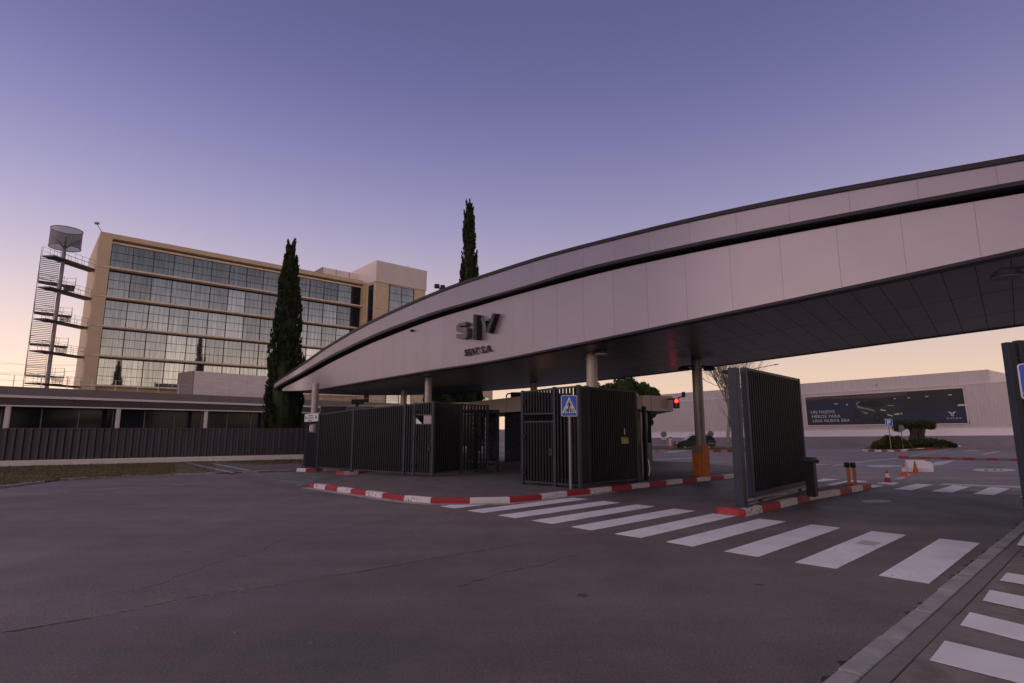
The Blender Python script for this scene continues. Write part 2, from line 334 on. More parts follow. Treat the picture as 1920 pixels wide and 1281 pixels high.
def glass_mat(name='office_glass', tint=(0.385, 0.43, 0.44)):
    m, nt, b = new_mat(name)
    co = N(nt, 'ShaderNodeTexCoord')
    oi = N(nt, 'ShaderNodeObjectInfo')
    n1 = N(nt, 'ShaderNodeTexNoise'); n1.inputs['Scale'].default_value = 0.55; n1.inputs['Detail'].default_value = 3
    nt.links.new(co.outputs['Object'], n1.inputs['Vector'])
    # vertical blinds behind the pane: a faint ripple
    mp = N(nt, 'ShaderNodeMapping'); mp.inputs['Scale'].default_value = (5.5, 5.5, 0.35); nt.links.new(co.outputs['Object'], mp.inputs['Vector'])
    n2 = N(nt, 'ShaderNodeTexNoise'); n2.inputs['Scale'].default_value = 1.0; n2.inputs['Detail'].default_value = 3; nt.links.new(mp.outputs[0], n2.inputs['Vector'])
    r = N(nt, 'ShaderNodeMapRange'); r.inputs['From Min'].default_value = 0.3; r.inputs['From Max'].default_value = 0.7; r.inputs['To Min'].default_value = 0.70; r.inputs['To Max'].default_value = 1.12
    nt.links.new(n2.outputs['Fac'], r.inputs['Value'])
    r3 = N(nt, 'ShaderNodeMapRange'); r3.inputs['To Min'].default_value = 0.72; r3.inputs['To Max'].default_value = 1.14; nt.links.new(oi.outputs['Random'], r3.inputs['Value'])
    ml = N(nt, 'ShaderNodeMath', operation='MULTIPLY'); nt.links.new(r.outputs[0], ml.inputs[0]); nt.links.new(r3.outputs[0], ml.inputs[1])
    s = N(nt, 'ShaderNodeVectorMath', operation='SCALE'); s.inputs[0].default_value = tint; nt.links.new(ml.outputs[0], s.inputs['Scale'])
    nt.links.new(s.outputs[0], b.inputs['Base Color'])
    b.inputs['Metallic'].default_value = 0.92; b.inputs['Roughness'].default_value = 0.03
    bp = N(nt, 'ShaderNodeBump'); bp.inputs['Strength'].default_value = 0.05; bp.inputs['Distance'].default_value = 0.02
    nt.links.new(n1.outputs['Fac'], bp.inputs['Height']); nt.links.new(bp.outputs[0], b.inputs['Normal'])
    return m
OGLASS = glass_mat(); OGLASS2 = glass_mat('clear_office_glass', (0.62, 0.66, 0.70))
def drum_mat():
    m, nt, b = new_mat('perforated_mesh')
    b.inputs['Base Color'].default_value = (0.11, 0.10, 0.12, 1); b.inputs['Roughness'].default_value = 0.5; b.inputs['Metallic'].default_value = 0.5
    b.inputs['Alpha'].default_value = 0.74
    return m
DRUM = drum_mat()

# ------------------------------------------------------------------ object building
COL = sc.collection
OFF = {}
def props(o, label=None, cat=None, group=None, kind=None):
    if label: o['label'] = label
    if cat: o['category'] = cat
    if group: o['group'] = group
    if kind: o['kind'] = kind
    return o
def thing(name, loc, label, cat, group=None):
    o = bpy.data.objects.new(name, None); COL.objects.link(o); o.location = tuple(float(v) for v in loc)
    o.empty_display_size = 0.3
    OFF[o.name] = Vector(o.location)
    return props(o, label, cat, group)
class MB:
    def __init__(s): s.v = []; s.f = []; s.m = []; s.uv = []; s.sm = []; s.cuts = []
    def add(s, vs, fs, m=0, uvs=None, smooth=False):
        b = len(s.v); s.cuts.append((b, len(s.f))); s.v += [tuple(float(c) for c in v) for v in vs]
        for i, f in enumerate(fs):
            s.f.append(tuple(b + k for k in f)); s.m.append(m); s.sm.append(smooth)
            s.uv.append(uvs[i] if uvs else None)
        return s
    def box(s, x0, x1, y0, y1, z0, z1, m=0):
        return s.add([(x, y, z) for z in (z0, z1) for y in (y0, y1) for x in (x0, x1)],
                     [(0, 2, 3, 1), (4, 5, 7, 6), (0, 1, 5, 4), (2, 6, 7, 3), (0, 4, 6, 2), (1, 3, 7, 5)], m)
    def fbox(s, fr, s0, s1, t0, t1, z0, z1, m=0):
        vs = [fr.p(a, t, z) for z in (z0, z1) for t in (t0, t1) for a in (s0, s1)]
        return s.add(vs, [(0, 2, 3, 1), (4, 5, 7, 6), (0, 1, 5, 4), (2, 6, 7, 3), (0, 4, 6, 2), (1, 3, 7, 5)], m)
    def prism(s, poly, z0, z1, m=0, mtop=None):
        n = len(poly); zz0 = z0 if hasattr(z0, '__len__') else [z0] * n; zz1 = z1 if hasattr(z1, '__len__') else [z1] * n
        vs = [(p[0], p[1], a) for p, a in zip(poly, zz0)] + [(p[0], p[1], a) for p, a in zip(poly, zz1)]
        s.add(vs, [tuple(reversed(range(n)))] + [(i, (i + 1) % n, n + (i + 1) % n, n + i) for i in range(n)], m)
        return s.add(vs, [tuple(range(n, 2 * n))], m if mtop is None else mtop)
    def poly(s, pts, m=0, uv=None): return s.add(pts, [tuple(range(len(pts)))], m, [uv] if uv else None)
    def tube(s, pts, r, n=8, m=0, caps=True, smooth=True):
        pts = [Vector([float(c) for c in p]) for p in pts]; k = len(pts)
        rr = list(r) if hasattr(r, '__len__') else [r] * k
        vs = []; prev = None
        for i, p in enumerate(pts):
            t = (pts[min(i + 1, k - 1)] - pts[max(i - 1, 0)])
            if t.length < 1e-9: t = Vector((0, 0, 1))
            t.normalize()
            if prev is None: a = t.orthogonal().normalized()
            else:
                a = prev - t * prev.dot(t)
                a = a.normalized() if a.length > 1e-6 else t.orthogonal().normalized()
            prev = a; b_ = t.cross(a)
            for j in range(n):
                q = 2 * math.pi * j / n; vs.append(p + (a * math.cos(q) + b_ * math.sin(q)) * rr[i])
        fs = [(i * n + j, i * n + (j + 1) % n, (i + 1) * n + (j + 1) % n, (i + 1) * n + j) for i in range(k - 1) for j in range(n)]
        s.add(vs, fs, m, smooth=smooth)
        if caps: s.add(vs[:n], [tuple(reversed(range(n)))], m); s.add(vs[-n:], [tuple(range(n))], m)
        return s
    def lathe(s, c, prof, n=20, m=0, smooth=True):
        vs = [(c[0] + r * math.cos(2 * math.pi * j / n), c[1] + r * math.sin(2 * math.pi * j / n), c[2] + z) for r, z in prof for j in range(n)]
        fs = [(i * n + j, i * n + (j + 1) % n, (i + 1) * n + (j + 1) % n, (i + 1) * n + j) for i in range(len(prof) - 1) for j in range(n)]
        s.add(vs, fs, m, smooth=smooth)
        s.add(vs[:n], [tuple(reversed(range(n)))], m); s.add(vs[-n:], [tuple(range(n))], m); return s
    def build_each(s, name, mats, parent, bevel=0.0):
        """every separately added piece becomes a part of its own"""
        cs = s.cuts + [(len(s.v), len(s.f))]; out = []
        for (v0, f0), (v1, f1) in zip(cs[:-1], cs[1:]):
            q = MB(); q.v = s.v[v0:v1]; q.f = [tuple(k - v0 for k in f) for f in s.f[f0:f1]]; q.m = s.m[f0:f1]; q.uv = s.uv[f0:f1]; q.sm = s.sm[f0:f1]
            out.append(q.build(name, mats, parent, bevel=bevel))
        return out
    def build(s, name, mats, parent=None, origin=None, bevel=0.0):
        if not isinstance(mats, (list, tuple)): mats = [mats]
        me = bpy.data.meshes.new(name)
        v = np.array(s.v, float)
        if parent is not None: off = np.array(OFF[parent.name])
        elif origin is not None: off = np.array(origin, float)
        else: off = np.array([v[:, 0].mean(), v[:, 1].mean(), v[:, 2].min()])
        me.from_pydata([tuple(q) for q in (v - off)], [], s.f)
        for m in mats: me.materials.append(m)
        me.polygons.foreach_set('material_index', s.m); me.polygons.foreach_set('use_smooth', s.sm)
        if any(u is not None for u in s.uv):
            ul = me.uv_layers.new(name='UVMap')
            for p, u in zip(me.polygons, s.uv):
                if u:
                    for li, q in zip(p.loop_indices, u): ul.data[li].uv = (float(q[0]), float(q[1]))
        me.update()
        o = bpy.data.objects.new(name, me); COL.objects.link(o)
        if parent is not None: o.parent = parent; OFF[o.name] = Vector(off)
        else: o.location = tuple(off); OFF[o.name] = Vector(off)
        if bevel:
            b = o.modifiers.new('bevel', 'BEVEL'); b.width = bevel; b.segments = 2; b.limit_method = 'ANGLE'; b.angle_limit = R(40)
        return o
class Frame:
    """s runs along the wall, t outwards (towards the viewer side), z up"""
    def __init__(f, O, d, flip=False):
        f.O = np.array(O[:2], float); f.d = unit(d[:2]); f.n = np.array([f.d[1], -f.d[0]]) * (-1 if flip else 1)
    def p(f, s, t, z):
        q = f.O + f.d * s + f.n * t; return (q[0], q[1], z)
    def px(f, x, y, t=0.0):
        X = onplane(x, y, f.O + f.n * t, f.d); return float((X[:2] - f.O) @ f.d), float(X[2])
def copy_tree(o, loc, label=None):
    c = o.copy(); COL.objects.link(c); c.location = loc
    if label: c['label'] = label
    for ch in [q for q in bpy.data.objects if q.parent == o]:
        k = ch.copy(); COL.objects.link(k); k.parent = c
        for g in [q for q in bpy.data.objects if q.parent == ch]:
            kk = g.copy(); COL.objects.link(kk); kk.parent = k
    return c
def text_geo(txt, size, extrude, bold=0.0, spacing=1.0, align='LEFT'):
    cu = bpy.data.curves.new('tmp', 'FONT'); cu.body = txt; cu.size = size; cu.extrude = extrude; cu.offset = bold; cu.space_character = spacing
    cu.align_x = align; cu.resolution_u = 3
    o = bpy.data.objects.new('tmp', cu); COL.objects.link(o)
    dg = bpy.context.evaluated_depsgraph_get(); me = bpy.data.meshes.new_from_object(o.evaluated_get(dg))
    vs = [tuple(v.co) for v in me.vertices]; fs = [tuple(p.vertices) for p in me.polygons]
    bpy.data.objects.remove(o); bpy.data.curves.remove(cu); bpy.data.meshes.remove(me)
    return vs, fs
def place_text(mb, geo, fr, s, t, z, m=0, sx=1.0, shear=0.0):
    vs, fs = geo
    mb.add([fr.p(s + (v[0] + v[1] * shear) * sx, t + v[2], z + v[1]) for v in vs], fs, m)
def offs(poly, d):
    """offset an open plan polyline sideways (left of travel positive)"""
    p = np.array(poly, float)[:, :2]; t = np.gradient(p, axis=0); t /= np.linalg.norm(t, axis=1)[:, None]
    return p + np.stack([-t[:, 1], t[:, 0]], 1) * d
def G(pts, z=0.0): return [atz(x, y, z) for x, y in pts]

# ================================================================== THE GROUND
g = MB(); g.box(-900, 900, -300, 1500, -0.5, 0.0)
props(g.build('road', ASPH, origin=(0, 0, 0)), kind='structure')
# yard asphalt beyond the gates (paler, older)
yd = [(9.5, 20.5), (14, 15.5), (18.5, 11), (60, 5), (75, 62), (10, 75), (-30, 75), (-12, 38), (7.5, 24.0)]
y_ = MB(); y_.prism(yd, 0.0, 0.004)
props(y_.build('yard_road', ASPH_IN, origin=(0, 0, 0)), kind='structure')

# older, slightly pinker surfacing beyond the long joint
oa = MB(); oa.prism([tuple(atz(x, y)[:2]) for x, y in [(-700, 1310), (5, 1186), (219, 1150), (640, 1078), (955, 1024), (1100, 1001), (1180, 975), (1000, 955), (760, 948), (560, 925), (430, 895), (0, 895), (-700, 905)]], 0.0, 0.002)
props(oa.build('old_road_surface', ASPH_OLD, origin=(0, 0, 0)), kind='structure')
def sheet(mb, pts, z0, th=0.003, m=0):
    mb.prism([(p[0], p[1]) for p in pts], z0, z0 + th, m)
# --- kerbed pavement under the canopy
K1 = [(578.6, 914.7), (588, 916.2), (609, 918.8), (632, 922.7), (657, 926.4), (685, 930.2), (716, 935), (757, 940.4), (807, 944.8), (881, 945.4), (956, 943.8),
      (1016, 938), (1063.5, 931.5), (1107, 927), (1147, 921.6), (1185, 917.4), (1218, 913.2), (1250, 910), (1280, 906.4), (1307, 903.8), (1332.5, 901.2), (1358, 898.6), (1385, 895.8)]
k1 = np.array([p[:2] for p in G(K1)])
# carry on at the same pace behind the gate
dv = unit(k1[-1] - k1[-5])
ext = [k1[-1] + dv * 1.45 * i for i in range(1, 3)]
k1 = np.vstack([k1, ext])
KH = 0.14
def kerb(name, line, cols, w=0.16, h=KH, side=1, label=None):
    """striped kerb; cols give the paint of each length"""
    mb = MB(); ln = np.array(line)
    # resample so the curve stays round
    inn = offs(ln, side * w); chf = offs(ln, side * 0.03)
    for i in range(len(ln) - 1):
        a, b = ln[i], ln[i + 1]; c, d = inn[i], inn[i + 1]; e, f = chf[i], chf[i + 1]
        m = cols[i % len(cols)]
        vs = [(a[0], a[1], 0), (b[0], b[1], 0), (a[0], a[1], h - .03), (b[0], b[1], h - .03), (e[0], e[1], h), (f[0], f[1], h), (c[0], c[1], h), (d[0], d[1], h), (c[0], c[1], 0), (d[0], d[1], 0)]
        fs = [(0, 1, 3, 2), (2, 3, 5, 4), (4, 5, 7, 6), (6, 7, 9, 8)]
        if i == 0: fs.append((0, 2, 4, 6, 8))
        if i == len(ln) - 2: fs.append((1, 9, 7, 5, 3))
        mb.add(vs, fs, m)
    return props(mb.build(name, [KRED, KWHITE, KERBC], origin=(ln[0][0], ln[0][1], 0)), kind='structure')
kerb('striped_kerb', k1, [0, 1], side=1)
# concrete channel in front of the striped kerb
ch_o = offs(k1, -0.20); ch = MB()
for i in range(0, 14):
    ch.prism([k1[i], ch_o[i], ch_o[i + 1], k1[i + 1]], 0.001, 0.012)
props(ch.build('kerb_channel', KERBC, origin=(k1[0][0], k1[0][1], 0)), kind='structure')
inn = offs(k1, 0.16)
far = [p[:2] for p in G([(1300, 872), (1160, 868), (900, 872), (700, 872)], 0)]
left = [p[:2] for p in G([(700, 886), (664, 893), (632, 898), (606, 903), (592, 909)], 0.0)]
pav = [tuple(q) for q in inn] + [tuple(q) for q in far] + [tuple(q) for q in left]
pm = MB()
nn = len(pav); nl = len(left)
zt = [KH - 0.003] * (nn - nl) + [0.06, 0.02, 0.012, 0.012, 0.05]
pm.prism(pav, 0.0, zt)
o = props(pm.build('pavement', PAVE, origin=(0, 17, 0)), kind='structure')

# --- small striped kerbs at the foot of the left bar fence
ka = [p[:2] for p in G([(556, 884.5), (573, 885), (605, 884.2), (637, 881.6), (668, 878)])]
kerb('striped_kerb', ka, [1, 0, 1, 0], side=1)
kb = [p[:2] for p in G([(630, 889.5), (645, 891.5), (672, 889.5), (706, 887), (740, 886.2)])]
kerb('striped_kerb', kb, [0, 1, 0, 0], side=1)

# --- gate island
e1 = [p[:2] for p in G([(1399, 969), (1430, 961.3), (1464, 953.2), (1496, 945.2), (1519, 938.8), (1551, 932.7), (1576, 928.2), (1598, 923.8), (1618.5, 919.4), (1634, 915.8)])]
e1 = np.array(e1); di = unit(e1[-1] - e1[0]); ni = np.array([-di[1], di[0]])
W_I = 0.66
nose = [e1[0] + ni * W_I, e1[0] + ni * 0.58 - di * 0.09, e1[0] + ni * 0.33 - di * 0.14, e1[0] + ni * 0.10 - di * 0.09]
ring = np.array(nose + [tuple(q) for q in e1] + [tuple(e1[-1] + ni * 0.2 + di * 0.10), tuple(e1[-1] + ni * 0.46 + di * 0.1), tuple(e1[-1] + ni * W_I)] + [tuple(q + ni * W_I) for q in e1[::-1][1:]])
kerb('striped_kerb', ring, [0, 0, 0, 0] + [1, 0, 1, 0, 1, 1, 0, 1, 0, 1, 1, 1] + [0, 1] * 6, w=0.13, h=0.15, side=1)
core = offs(ring, 0.13)
cm = MB(); cm.prism([tuple(q) for q in core], 0.0, 0.148)
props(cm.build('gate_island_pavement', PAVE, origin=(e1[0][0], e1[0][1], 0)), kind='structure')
def ISL(x, y): return atz(x, y, 0.15)
def PV(x, y): return atz(x, y, KH)

# --- zebra crossing (front)
zb = MB()
A0 = np.array([4.543, 7.232]); ST = np.array([-0.690, 0.690]); AD = np.array([2.53, 2.32]); ABv = np.array([0.355, -0.352])
for i in range(12):
    a = A0 + ST * i; k = 1.0
    L = AD * (1.0 if i < 5 else 1.02)
    if i >= 10: L = AD * 0.98
    jit = rng.normal(0, 0.012, 8).reshape(4, 2)
    q = [a, a + ABv, a + ABv + L, a + L]; q = [q[j] + jit[j] for j in range(4)]
    zb.prism([tuple(c) for c in q], 0.003, 0.0075)
props(zb.build('zebra_crossing', WHITEP, origin=(4, 9, 0)), kind='structure')
# drain grille let into the second stripe
dg_ = MB(); c0 = atz(1628, 1019.5)[:2]; du = unit(AD); dn = np.array([du[1], -du[0]])
for i in range(7):
    a = c0 + du * (i * 0.055 - 0.16) - dn * 0.13; b = c0 + du * (i * 0.055 - 0.16) + dn * 0.13
    dg_.prism([a, b, b + du * 0.013, a + du * 0.013], 0.0075, 0.0095)
props(dg_.build('drain_slots', ASPH, origin=(c0[0], c0[1], 0)), kind='structure')
# --- far crossing and lane marks in the yard
fz = MB()
quads = [[(1676.6, 917.6), (1710, 919.6), (1749.8, 909.3), (1719, 907.7)], [(1745.8, 921.6), (1785.4, 924), (1819, 913.2), (1787.4, 910.7)],
         [(1825, 926.5), (1864.6, 929), (1893.3, 916.6), (1856.6, 914)], [(1913, 932), (1955, 935), (1982, 921.5), (1940, 918.5)], [(2005, 939), (2050, 943), (2075, 927), (2032, 924)],
         [(1643, 906.7), (1674.6, 909.3), (1686.5, 906), (1658.7, 904)], [(1636, 915.4), (1658.7, 911.3), (1633, 909.7), (1620, 911)],
         [(1548, 909), (1578, 911), (1627, 902.7), (1597, 900.5)], [(1526, 903), (1541, 903.6), (1572, 899.4), (1544, 897.6)], [(1530, 919.2), (1534, 920.2), (1566, 914), (1562, 913.2)]]
for q in quads: sheet(fz, G(q), 0.006)
props(fz.build('far_zebra_crossing', WHITEP, origin=(13, 18, 0)), kind='structure')
lm = MB()
for q in [[(1759.7, 909.7), (1769.6, 907), (1960, 914), (1960, 917)], [(1676, 899.5), (1690, 899), (1709, 890.5), (1700, 890.3)], [(1740, 874.5), (1755, 866), (1791, 863.5), (1764, 873)],
          [(1602, 867), (1690, 858.4), (1693, 858.9), (1605, 868)], [(1693, 858), (1776, 843.6), (1778, 844), (1696, 858.6)], [(1808, 844.8), (1834, 844.2), (1834, 845.4), (1808, 846)],
          [(1560, 873), (1590, 869.6), (1592, 870.4), (1563, 873.8)], [(1525, 872.4), (1548, 870), (1550, 871), (1527, 873.4)], [(1260, 868), (1360, 865.5), (1360, 866.2), (1260, 868.8)],
          [(1240, 848), (1280, 845), (1290, 846), (1250, 849.2)], [(1225, 862), (1330, 857.5), (1330, 858.1), (1225, 862.8)], [(1840, 852), (1870, 846.4), (1876, 846.6), (1846, 852.6)]]:
    sheet(lm, G(q), 0.006)
props(lm.build('lane_markings', WHITEW, origin=(15, 25, 0)), kind='structure')
sp_ = MB()
for (cx, cy, hw, hh) in [(1865, 881.8, 41, 2.9), (1658, 874.4, 34, 1.9), (1643, 940.6, 29, 2.9)]:
    sheet(sp_, G([(cx + hw * math.cos(a), cy + hh * math.sin(a)) for a in np.linspace(0, -2 * math.pi, 25)[:-1]]), 0.006)
for (x0, x1, y0, y1) in [(1846, 1853, 881, 882.8), (1862, 1868, 880.8, 882.6), (1875, 1880, 881, 882.6)]:
    sheet(sp_, G([(x0, y0), (x0, y1), (x1, y1), (x1, y0)]), 0.010, 0.002, 1)
props(sp_.build('painted_roundels', [WHITEW, DIRT], origin=(14, 19, 0)), kind='structure')
# hatched crossing on the left and lane dashes of the outer road
hz = MB()
for i in range(8):
    y0 = 889.2 + i * 2.75
    xl = 470 + i * 12 ; xr = 648 - i * 9.5
    sheet(hz, G([(xl, y0 + 1.2 + i * .12), (xl + 6, y0 + 2.2 + i * .16), (xr, y0 - 3.2 + 1.0), (xr - 2, y0 - 3.2)]), 0.004)
for x0, y0, x1, y1 in [(62, 926.8, 128, 922.8), (194, 917, 262, 913.6), (318, 909.6, 384, 906.2)]:
    sheet(hz, G([(x0, y0), (x0 + 3, y0 + 1.1), (x1 + 2, y1 + 1), (x1, y1)]), 0.004)
WHITEF = paint_mat('road_paint_faded', (0.36, 0.33, 0.33), 1.0)
props(hz.build('worn_road_markings', WHITEF, origin=(-9, 19, 0)), kind='structure')

# --- cracks: thin tar-dark runs over the asphalt
ck = MB()
def crack(p, q, n, amp, w0):
    P, Q = atz(*p)[:2], atz(*q)[:2]; t = unit(Q - P); nrm = np.array([-t[1], t[0]]); L = np.linalg.norm(Q - P)
    off = np.cumsum(rng.normal(0, amp, n + 1)); off -= np.linspace(off[0], off[-1], n + 1)
    pts = [P + (Q - P) * i / n + nrm * off[i] for i in range(n + 1)]
    for i in range(n):
        if rng.random() < 0.22: continue
        wa = w0 * rng.uniform(0.35, 1.0); wb = w0 * rng.uniform(0.35, 1.0)
        a, b = pts[i], pts[i + 1]
        ck.prism([a - nrm * wa, b - nrm * wb, b + nrm * wb, a + nrm * wa], 0.001, 0.004)
crack((5, 1186), (165, 1160), 26, .008, .008); crack((219, 1150), (640, 1078), 60, .010, .008); crack((640, 1078), (955, 1024), 50, .010, .007)
crack((232, 1114), (540, 1008), 70, .02, .005); crack((540, 1008), (800, 965), 40, .015, .005); crack((860, 1100), (1080, 1040), 40, .02, .004)
crack((300, 955), (480, 935), 30, .02, .008)
CRK = mat('tar_seal', (0.085, 0.072, 0.072), 0.9, var=0.3, scale=10)
props(ck.build('road_cracks', CRK, origin=(0, 7, 0)), kind='structure')
# --- right-hand footway: kerb stones, gutter slabs, pavement with painted bars
fwz = 0.10
outer = [(1573, 1281), (1650, 1218), (1725, 1158), (1800, 1096), (1920, 986), (2010, 905)]
P0 = atz(1573, 1281, 0)[:2]; P1 = atz(1920, 986, 0)[:2]; fd = unit(P1 - P0); fn = np.array([fd[1], -fd[0]])
ff = Frame(P0, fd)
kb_ = MB(); s = -6.0
while s < 16:
    L = 1.0; j = rng.normal(0, 0.006, 3)
    kb_.fbox(ff, s + .007, s + L - .007, 0.0 + j[0], 0.158, 0, fwz + j[1] * .6)
    s += L
kbo = kb_.build('footway_kerb', KERBC, origin=(P0[0], P0[1], 0), bevel=0.018); props(kbo, kind='structure')
gt_ = MB(); s = -6.4
while s < 16:
    gt_.fbox(ff, s + .006, s + .994, 0.168, 0.318, 0, fwz - .006 + rng.normal(0, .003)); s += 1.0
gto = gt_.build('gutter_slabs', GUTTER, origin=(P0[0], P0[1], 0), bevel=0.01); props(gto, kind='structure')
bd = MB(); bd.fbox(ff, -6.4, 16, 0.02, 0.34, 0.0, fwz - 0.035)
props(bd.build('kerb_bedding', DIRT, origin=(P0[0], P0[1], 0)), kind='structure')
fw_ = MB(); s = -6.9
while s < 16:
    fw_.fbox(ff, s + .004, s + 2.996, 0.330, 6.0, 0, fwz - .004 + rng.normal(0, .002)); s += 3.0
props(fw_.build('footway', PAVE2, origin=(P0[0], P0[1], 0)), kind='structure')
bars = MB()
for q in [[(1743.7, 1239.3), (1771.8, 1203), (2100, 1280), (2100, 1330)], [(1801, 1173), (1818.7, 1149.3), (2100, 1217), (2100, 1250)],
          [(1843, 1126.8), (1856, 1107.4), (2050, 1146), (2050, 1172)], [(1875, 1089.3), (1888, 1075), (2050, 1100), (2050, 1118)], [(1907, 1022.6), (1920, 1004), (2050, 1016), (2050, 1040)]]:
    sheet(bars, G(q, fwz), fwz + .004, .004)
props(bars.build('footway_painted_bars', WHITEP, origin=(4, 5, 0)), kind='structure')
# dirt and contact shade put in as a dark strip along the kerb foot
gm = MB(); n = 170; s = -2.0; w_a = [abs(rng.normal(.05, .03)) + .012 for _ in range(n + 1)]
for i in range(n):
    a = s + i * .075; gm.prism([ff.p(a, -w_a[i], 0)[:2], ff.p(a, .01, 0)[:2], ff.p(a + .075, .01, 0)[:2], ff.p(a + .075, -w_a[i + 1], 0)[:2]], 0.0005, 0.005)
props(gm.build('kerb_foot_dirt_and_shade', DIRT, origin=(P0[0], P0[1], 0)), kind='structure')
# rubble and grit caught along the kerb foot
gr = MB()
for i in range(420):
    s = rng.uniform(-1.5, 9); t = -abs(rng.normal(0, .05)) - .005; r = abs(rng.normal(0, .004)) + .003
    c = ff.p(s, t, 0); gr.add([(c[0] + r * a, c[1] + r * b_, max(0, c_ * r * .8)) for a, b_, c_ in ((1, 0, 0), (0, 1, 0), (-1, 0, 0), (0, -1, 0), (0, 0, 1.2))], [(0, 1, 4), (1, 2, 4), (2, 3, 4), (3, 0, 4)])
for i in range(260):
    x, y = rng.uniform(-6, 7), rng.uniform(3.2, 12); r = abs(rng.normal(0, .003)) + .002
    gr.add([(x + r * a, y + r * b_, max(0, c_ * r * .8)) for a, b_, c_ in ((1, 0, 0), (0, 1, 0), (-1, 0, 0), (0, -1, 0), (0, 0, 1.2))], [(0, 1, 4), (1, 2, 4), (2, 3, 4), (3, 0, 4)])
props(gr.build('road_grit', KERBC, origin=(3, 6, 0)), kind='stuff', label='loose grit along the kerb and on the asphalt', cat='grit')

# --- grass verge, crossing path, low kerb on the left
V0 = atz(0, 877)[:2]; V1 = atz(560, 862.5)[:2]; vd = unit(V1 - V0)
vf = Frame(V0, vd)          # plinth face line of the low fence
def plan(pts): return [tuple(p[:2]) for p in G(pts)]
edge = plan([(-140, 930), (0, 915), (111, 901.6), (250, 894), (408, 888.5), (480, 886), (558, 883.5)])
back_l = vf.p(-14, 0.02, 0)[:2]; back_r = atz(566, 863)[:2]
vg = MB(); vg.prism([*edge, tuple(back_r), back_l], 0.0, 0.05)
props(vg.build('verge_soil', GRASS, origin=(-20, 25, 0)), kind='structure')
pth = MB(); pth.prism(plan([(404, 889.2), (330, 866.5), (395, 864.8), (420, 870), (480, 873.8), (566, 871), (566, 884), (480, 886.5)]), 0.0, 0.058)
props(pth.build('verge_path', PAVE, origin=(-14, 26, 0)), kind='structure')
pl = MB(); sheet(pl, G([(434, 886.6), (440, 886.3), (349, 866.8), (344, 867)], .06), .0595); sheet(pl, G([(464, 882.3), (469, 882), (400, 869), (396, 869.3)], .06), .0595)
props(pl.build('path_edge_lines', WHITEW, origin=(-14, 26, 0)), kind='structure')
ek = offs(edge, 0.0); ekm = MB(); eo = offs(edge, -0.16)
for i in range(len(edge) - 1):
    n_ = 6
    for j in range(n_):
        if i < 2 and rng.random() < 0.35: continue
        t0, t1 = j / n_, (j + .97) / n_; a = np.array(edge[i]); b = np.array(edge[i + 1]); c = eo[i]; d = eo[i + 1]
        hh = 0.065 + rng.normal(0, .008)
        ekm.prism([a + (b - a) * t0, c + (d - c) * t0, c + (d - c) * t1, a + (b - a) * t1], 0, hh)
props(ekm.build('verge_kerb', KERBC, origin=(-16, 22, 0)), kind='structure')
# grass blades
nb = 16000
bl = MB(); vsb = []; fsb = []
poly_e = np.array(edge)
cnt = 0
while cnt < nb:
    s = rng.uniform(-10, 19.5); base = np.array(vf.p(s, 0.1, 0)[:2]); t = rng.uniform(0, 11)
    p = base + vf.n * t
    sx, sy = proj((p[0], p[1], 0.05))
    ey = np.interp(sx, [-140, 0, 111, 250, 408, 480, 558], [928, 913.5, 900.5, 893, 887.6, 885, 883])
    if sy > ey or sx < -140 or sx > 566: continue
    if 330 < sx and sy > np.interp(sx, [330, 404, 404.1, 470, 566], [866.5, 889.2, 866, 871.5, 870]): continue
    h = abs(rng.normal(0.02, 0.02)) + .012; a = rng.uniform(0, 6.28); wdt = 0.02
    dx, dy = math.cos(a) * wdt, math.sin(a) * wdt; lx, ly = rng.normal(0, .03, 2)
    k = len(vsb); vsb += [(p[0] - dx, p[1] - dy, .045), (p[0] + dx, p[1] + dy, .045), (p[0] + lx, p[1] + ly, .05 + h)]; fsb.append((k, k + 1, k + 2)); cnt += 1
bl.add(vsb, fsb)
props(bl.build('grass', BLADE, origin=(-20, 25, 0)), kind='stuff', label='short dry grass on the verge below the dark fence', cat='grass')

# ================================================================== ENTRANCE CANOPY
def curve(pts):
    xs = np.array([p[0] for p in pts], float); ys = np.array([p[1] for p in pts], float)
    return lambda x: float(np.interp(x, xs, ys))
cT = curve([(500, 729), (516.4, 716), (546.8, 693.5), (603, 655.3), (664, 618.5), (718.6, 590.5), (760, 571.7), (800.6, 554.3), (862.4, 529), (954.3, 500), (1035, 474.6), (1128.7, 450.6), (1211, 430), (1275, 414), (1350, 397.8), (1426.8, 380), (1560, 354.5), (1702, 329), (1920, 291)])
cU1 = curve([(500, 731), (516.4, 718.5), (546.8, 697), (603, 659), (664, 622.5), (718.6, 594.8), (760, 576.2), (800, 559.2), (862, 534.2), (954, 505.3), (1035, 480), (1128, 456.3), (1211, 436.2), (1275, 420.3), (1350, 404.2), (1427, 388), (1560, 363), (1699, 338), (1825, 318), (1920, 300.5)])
cU0 = curve([(500, 737), (515.6, 726.8), (559, 700.5), (609, 671.7), (664, 645), (718.6, 619.5), (760, 604.5), (813.7, 585), (907, 558), (1000, 533.7), (1053.7, 513.8), (1147, 490), (1240, 471), (1293.7, 458.7), (1387, 438), (1480, 422), (1600, 397.5), (1702, 378), (1830, 355), (1920, 339.5)])
cL1 = curve([(529, 728.6), (578, 702), (636, 672.4), (693.6, 645), (760, 618.6), (813.7, 599), (866, 583.4), (926, 564.6), (1000, 544.5), (1072.4, 526), (1147, 506.8), (1240, 486.5), (1284, 478.5), (1350, 464), (1425, 449.3), (1480, 439.3), (1560, 424), (1653, 407), (1712, 397.7), (1840, 375.7), (1920, 362.5)])
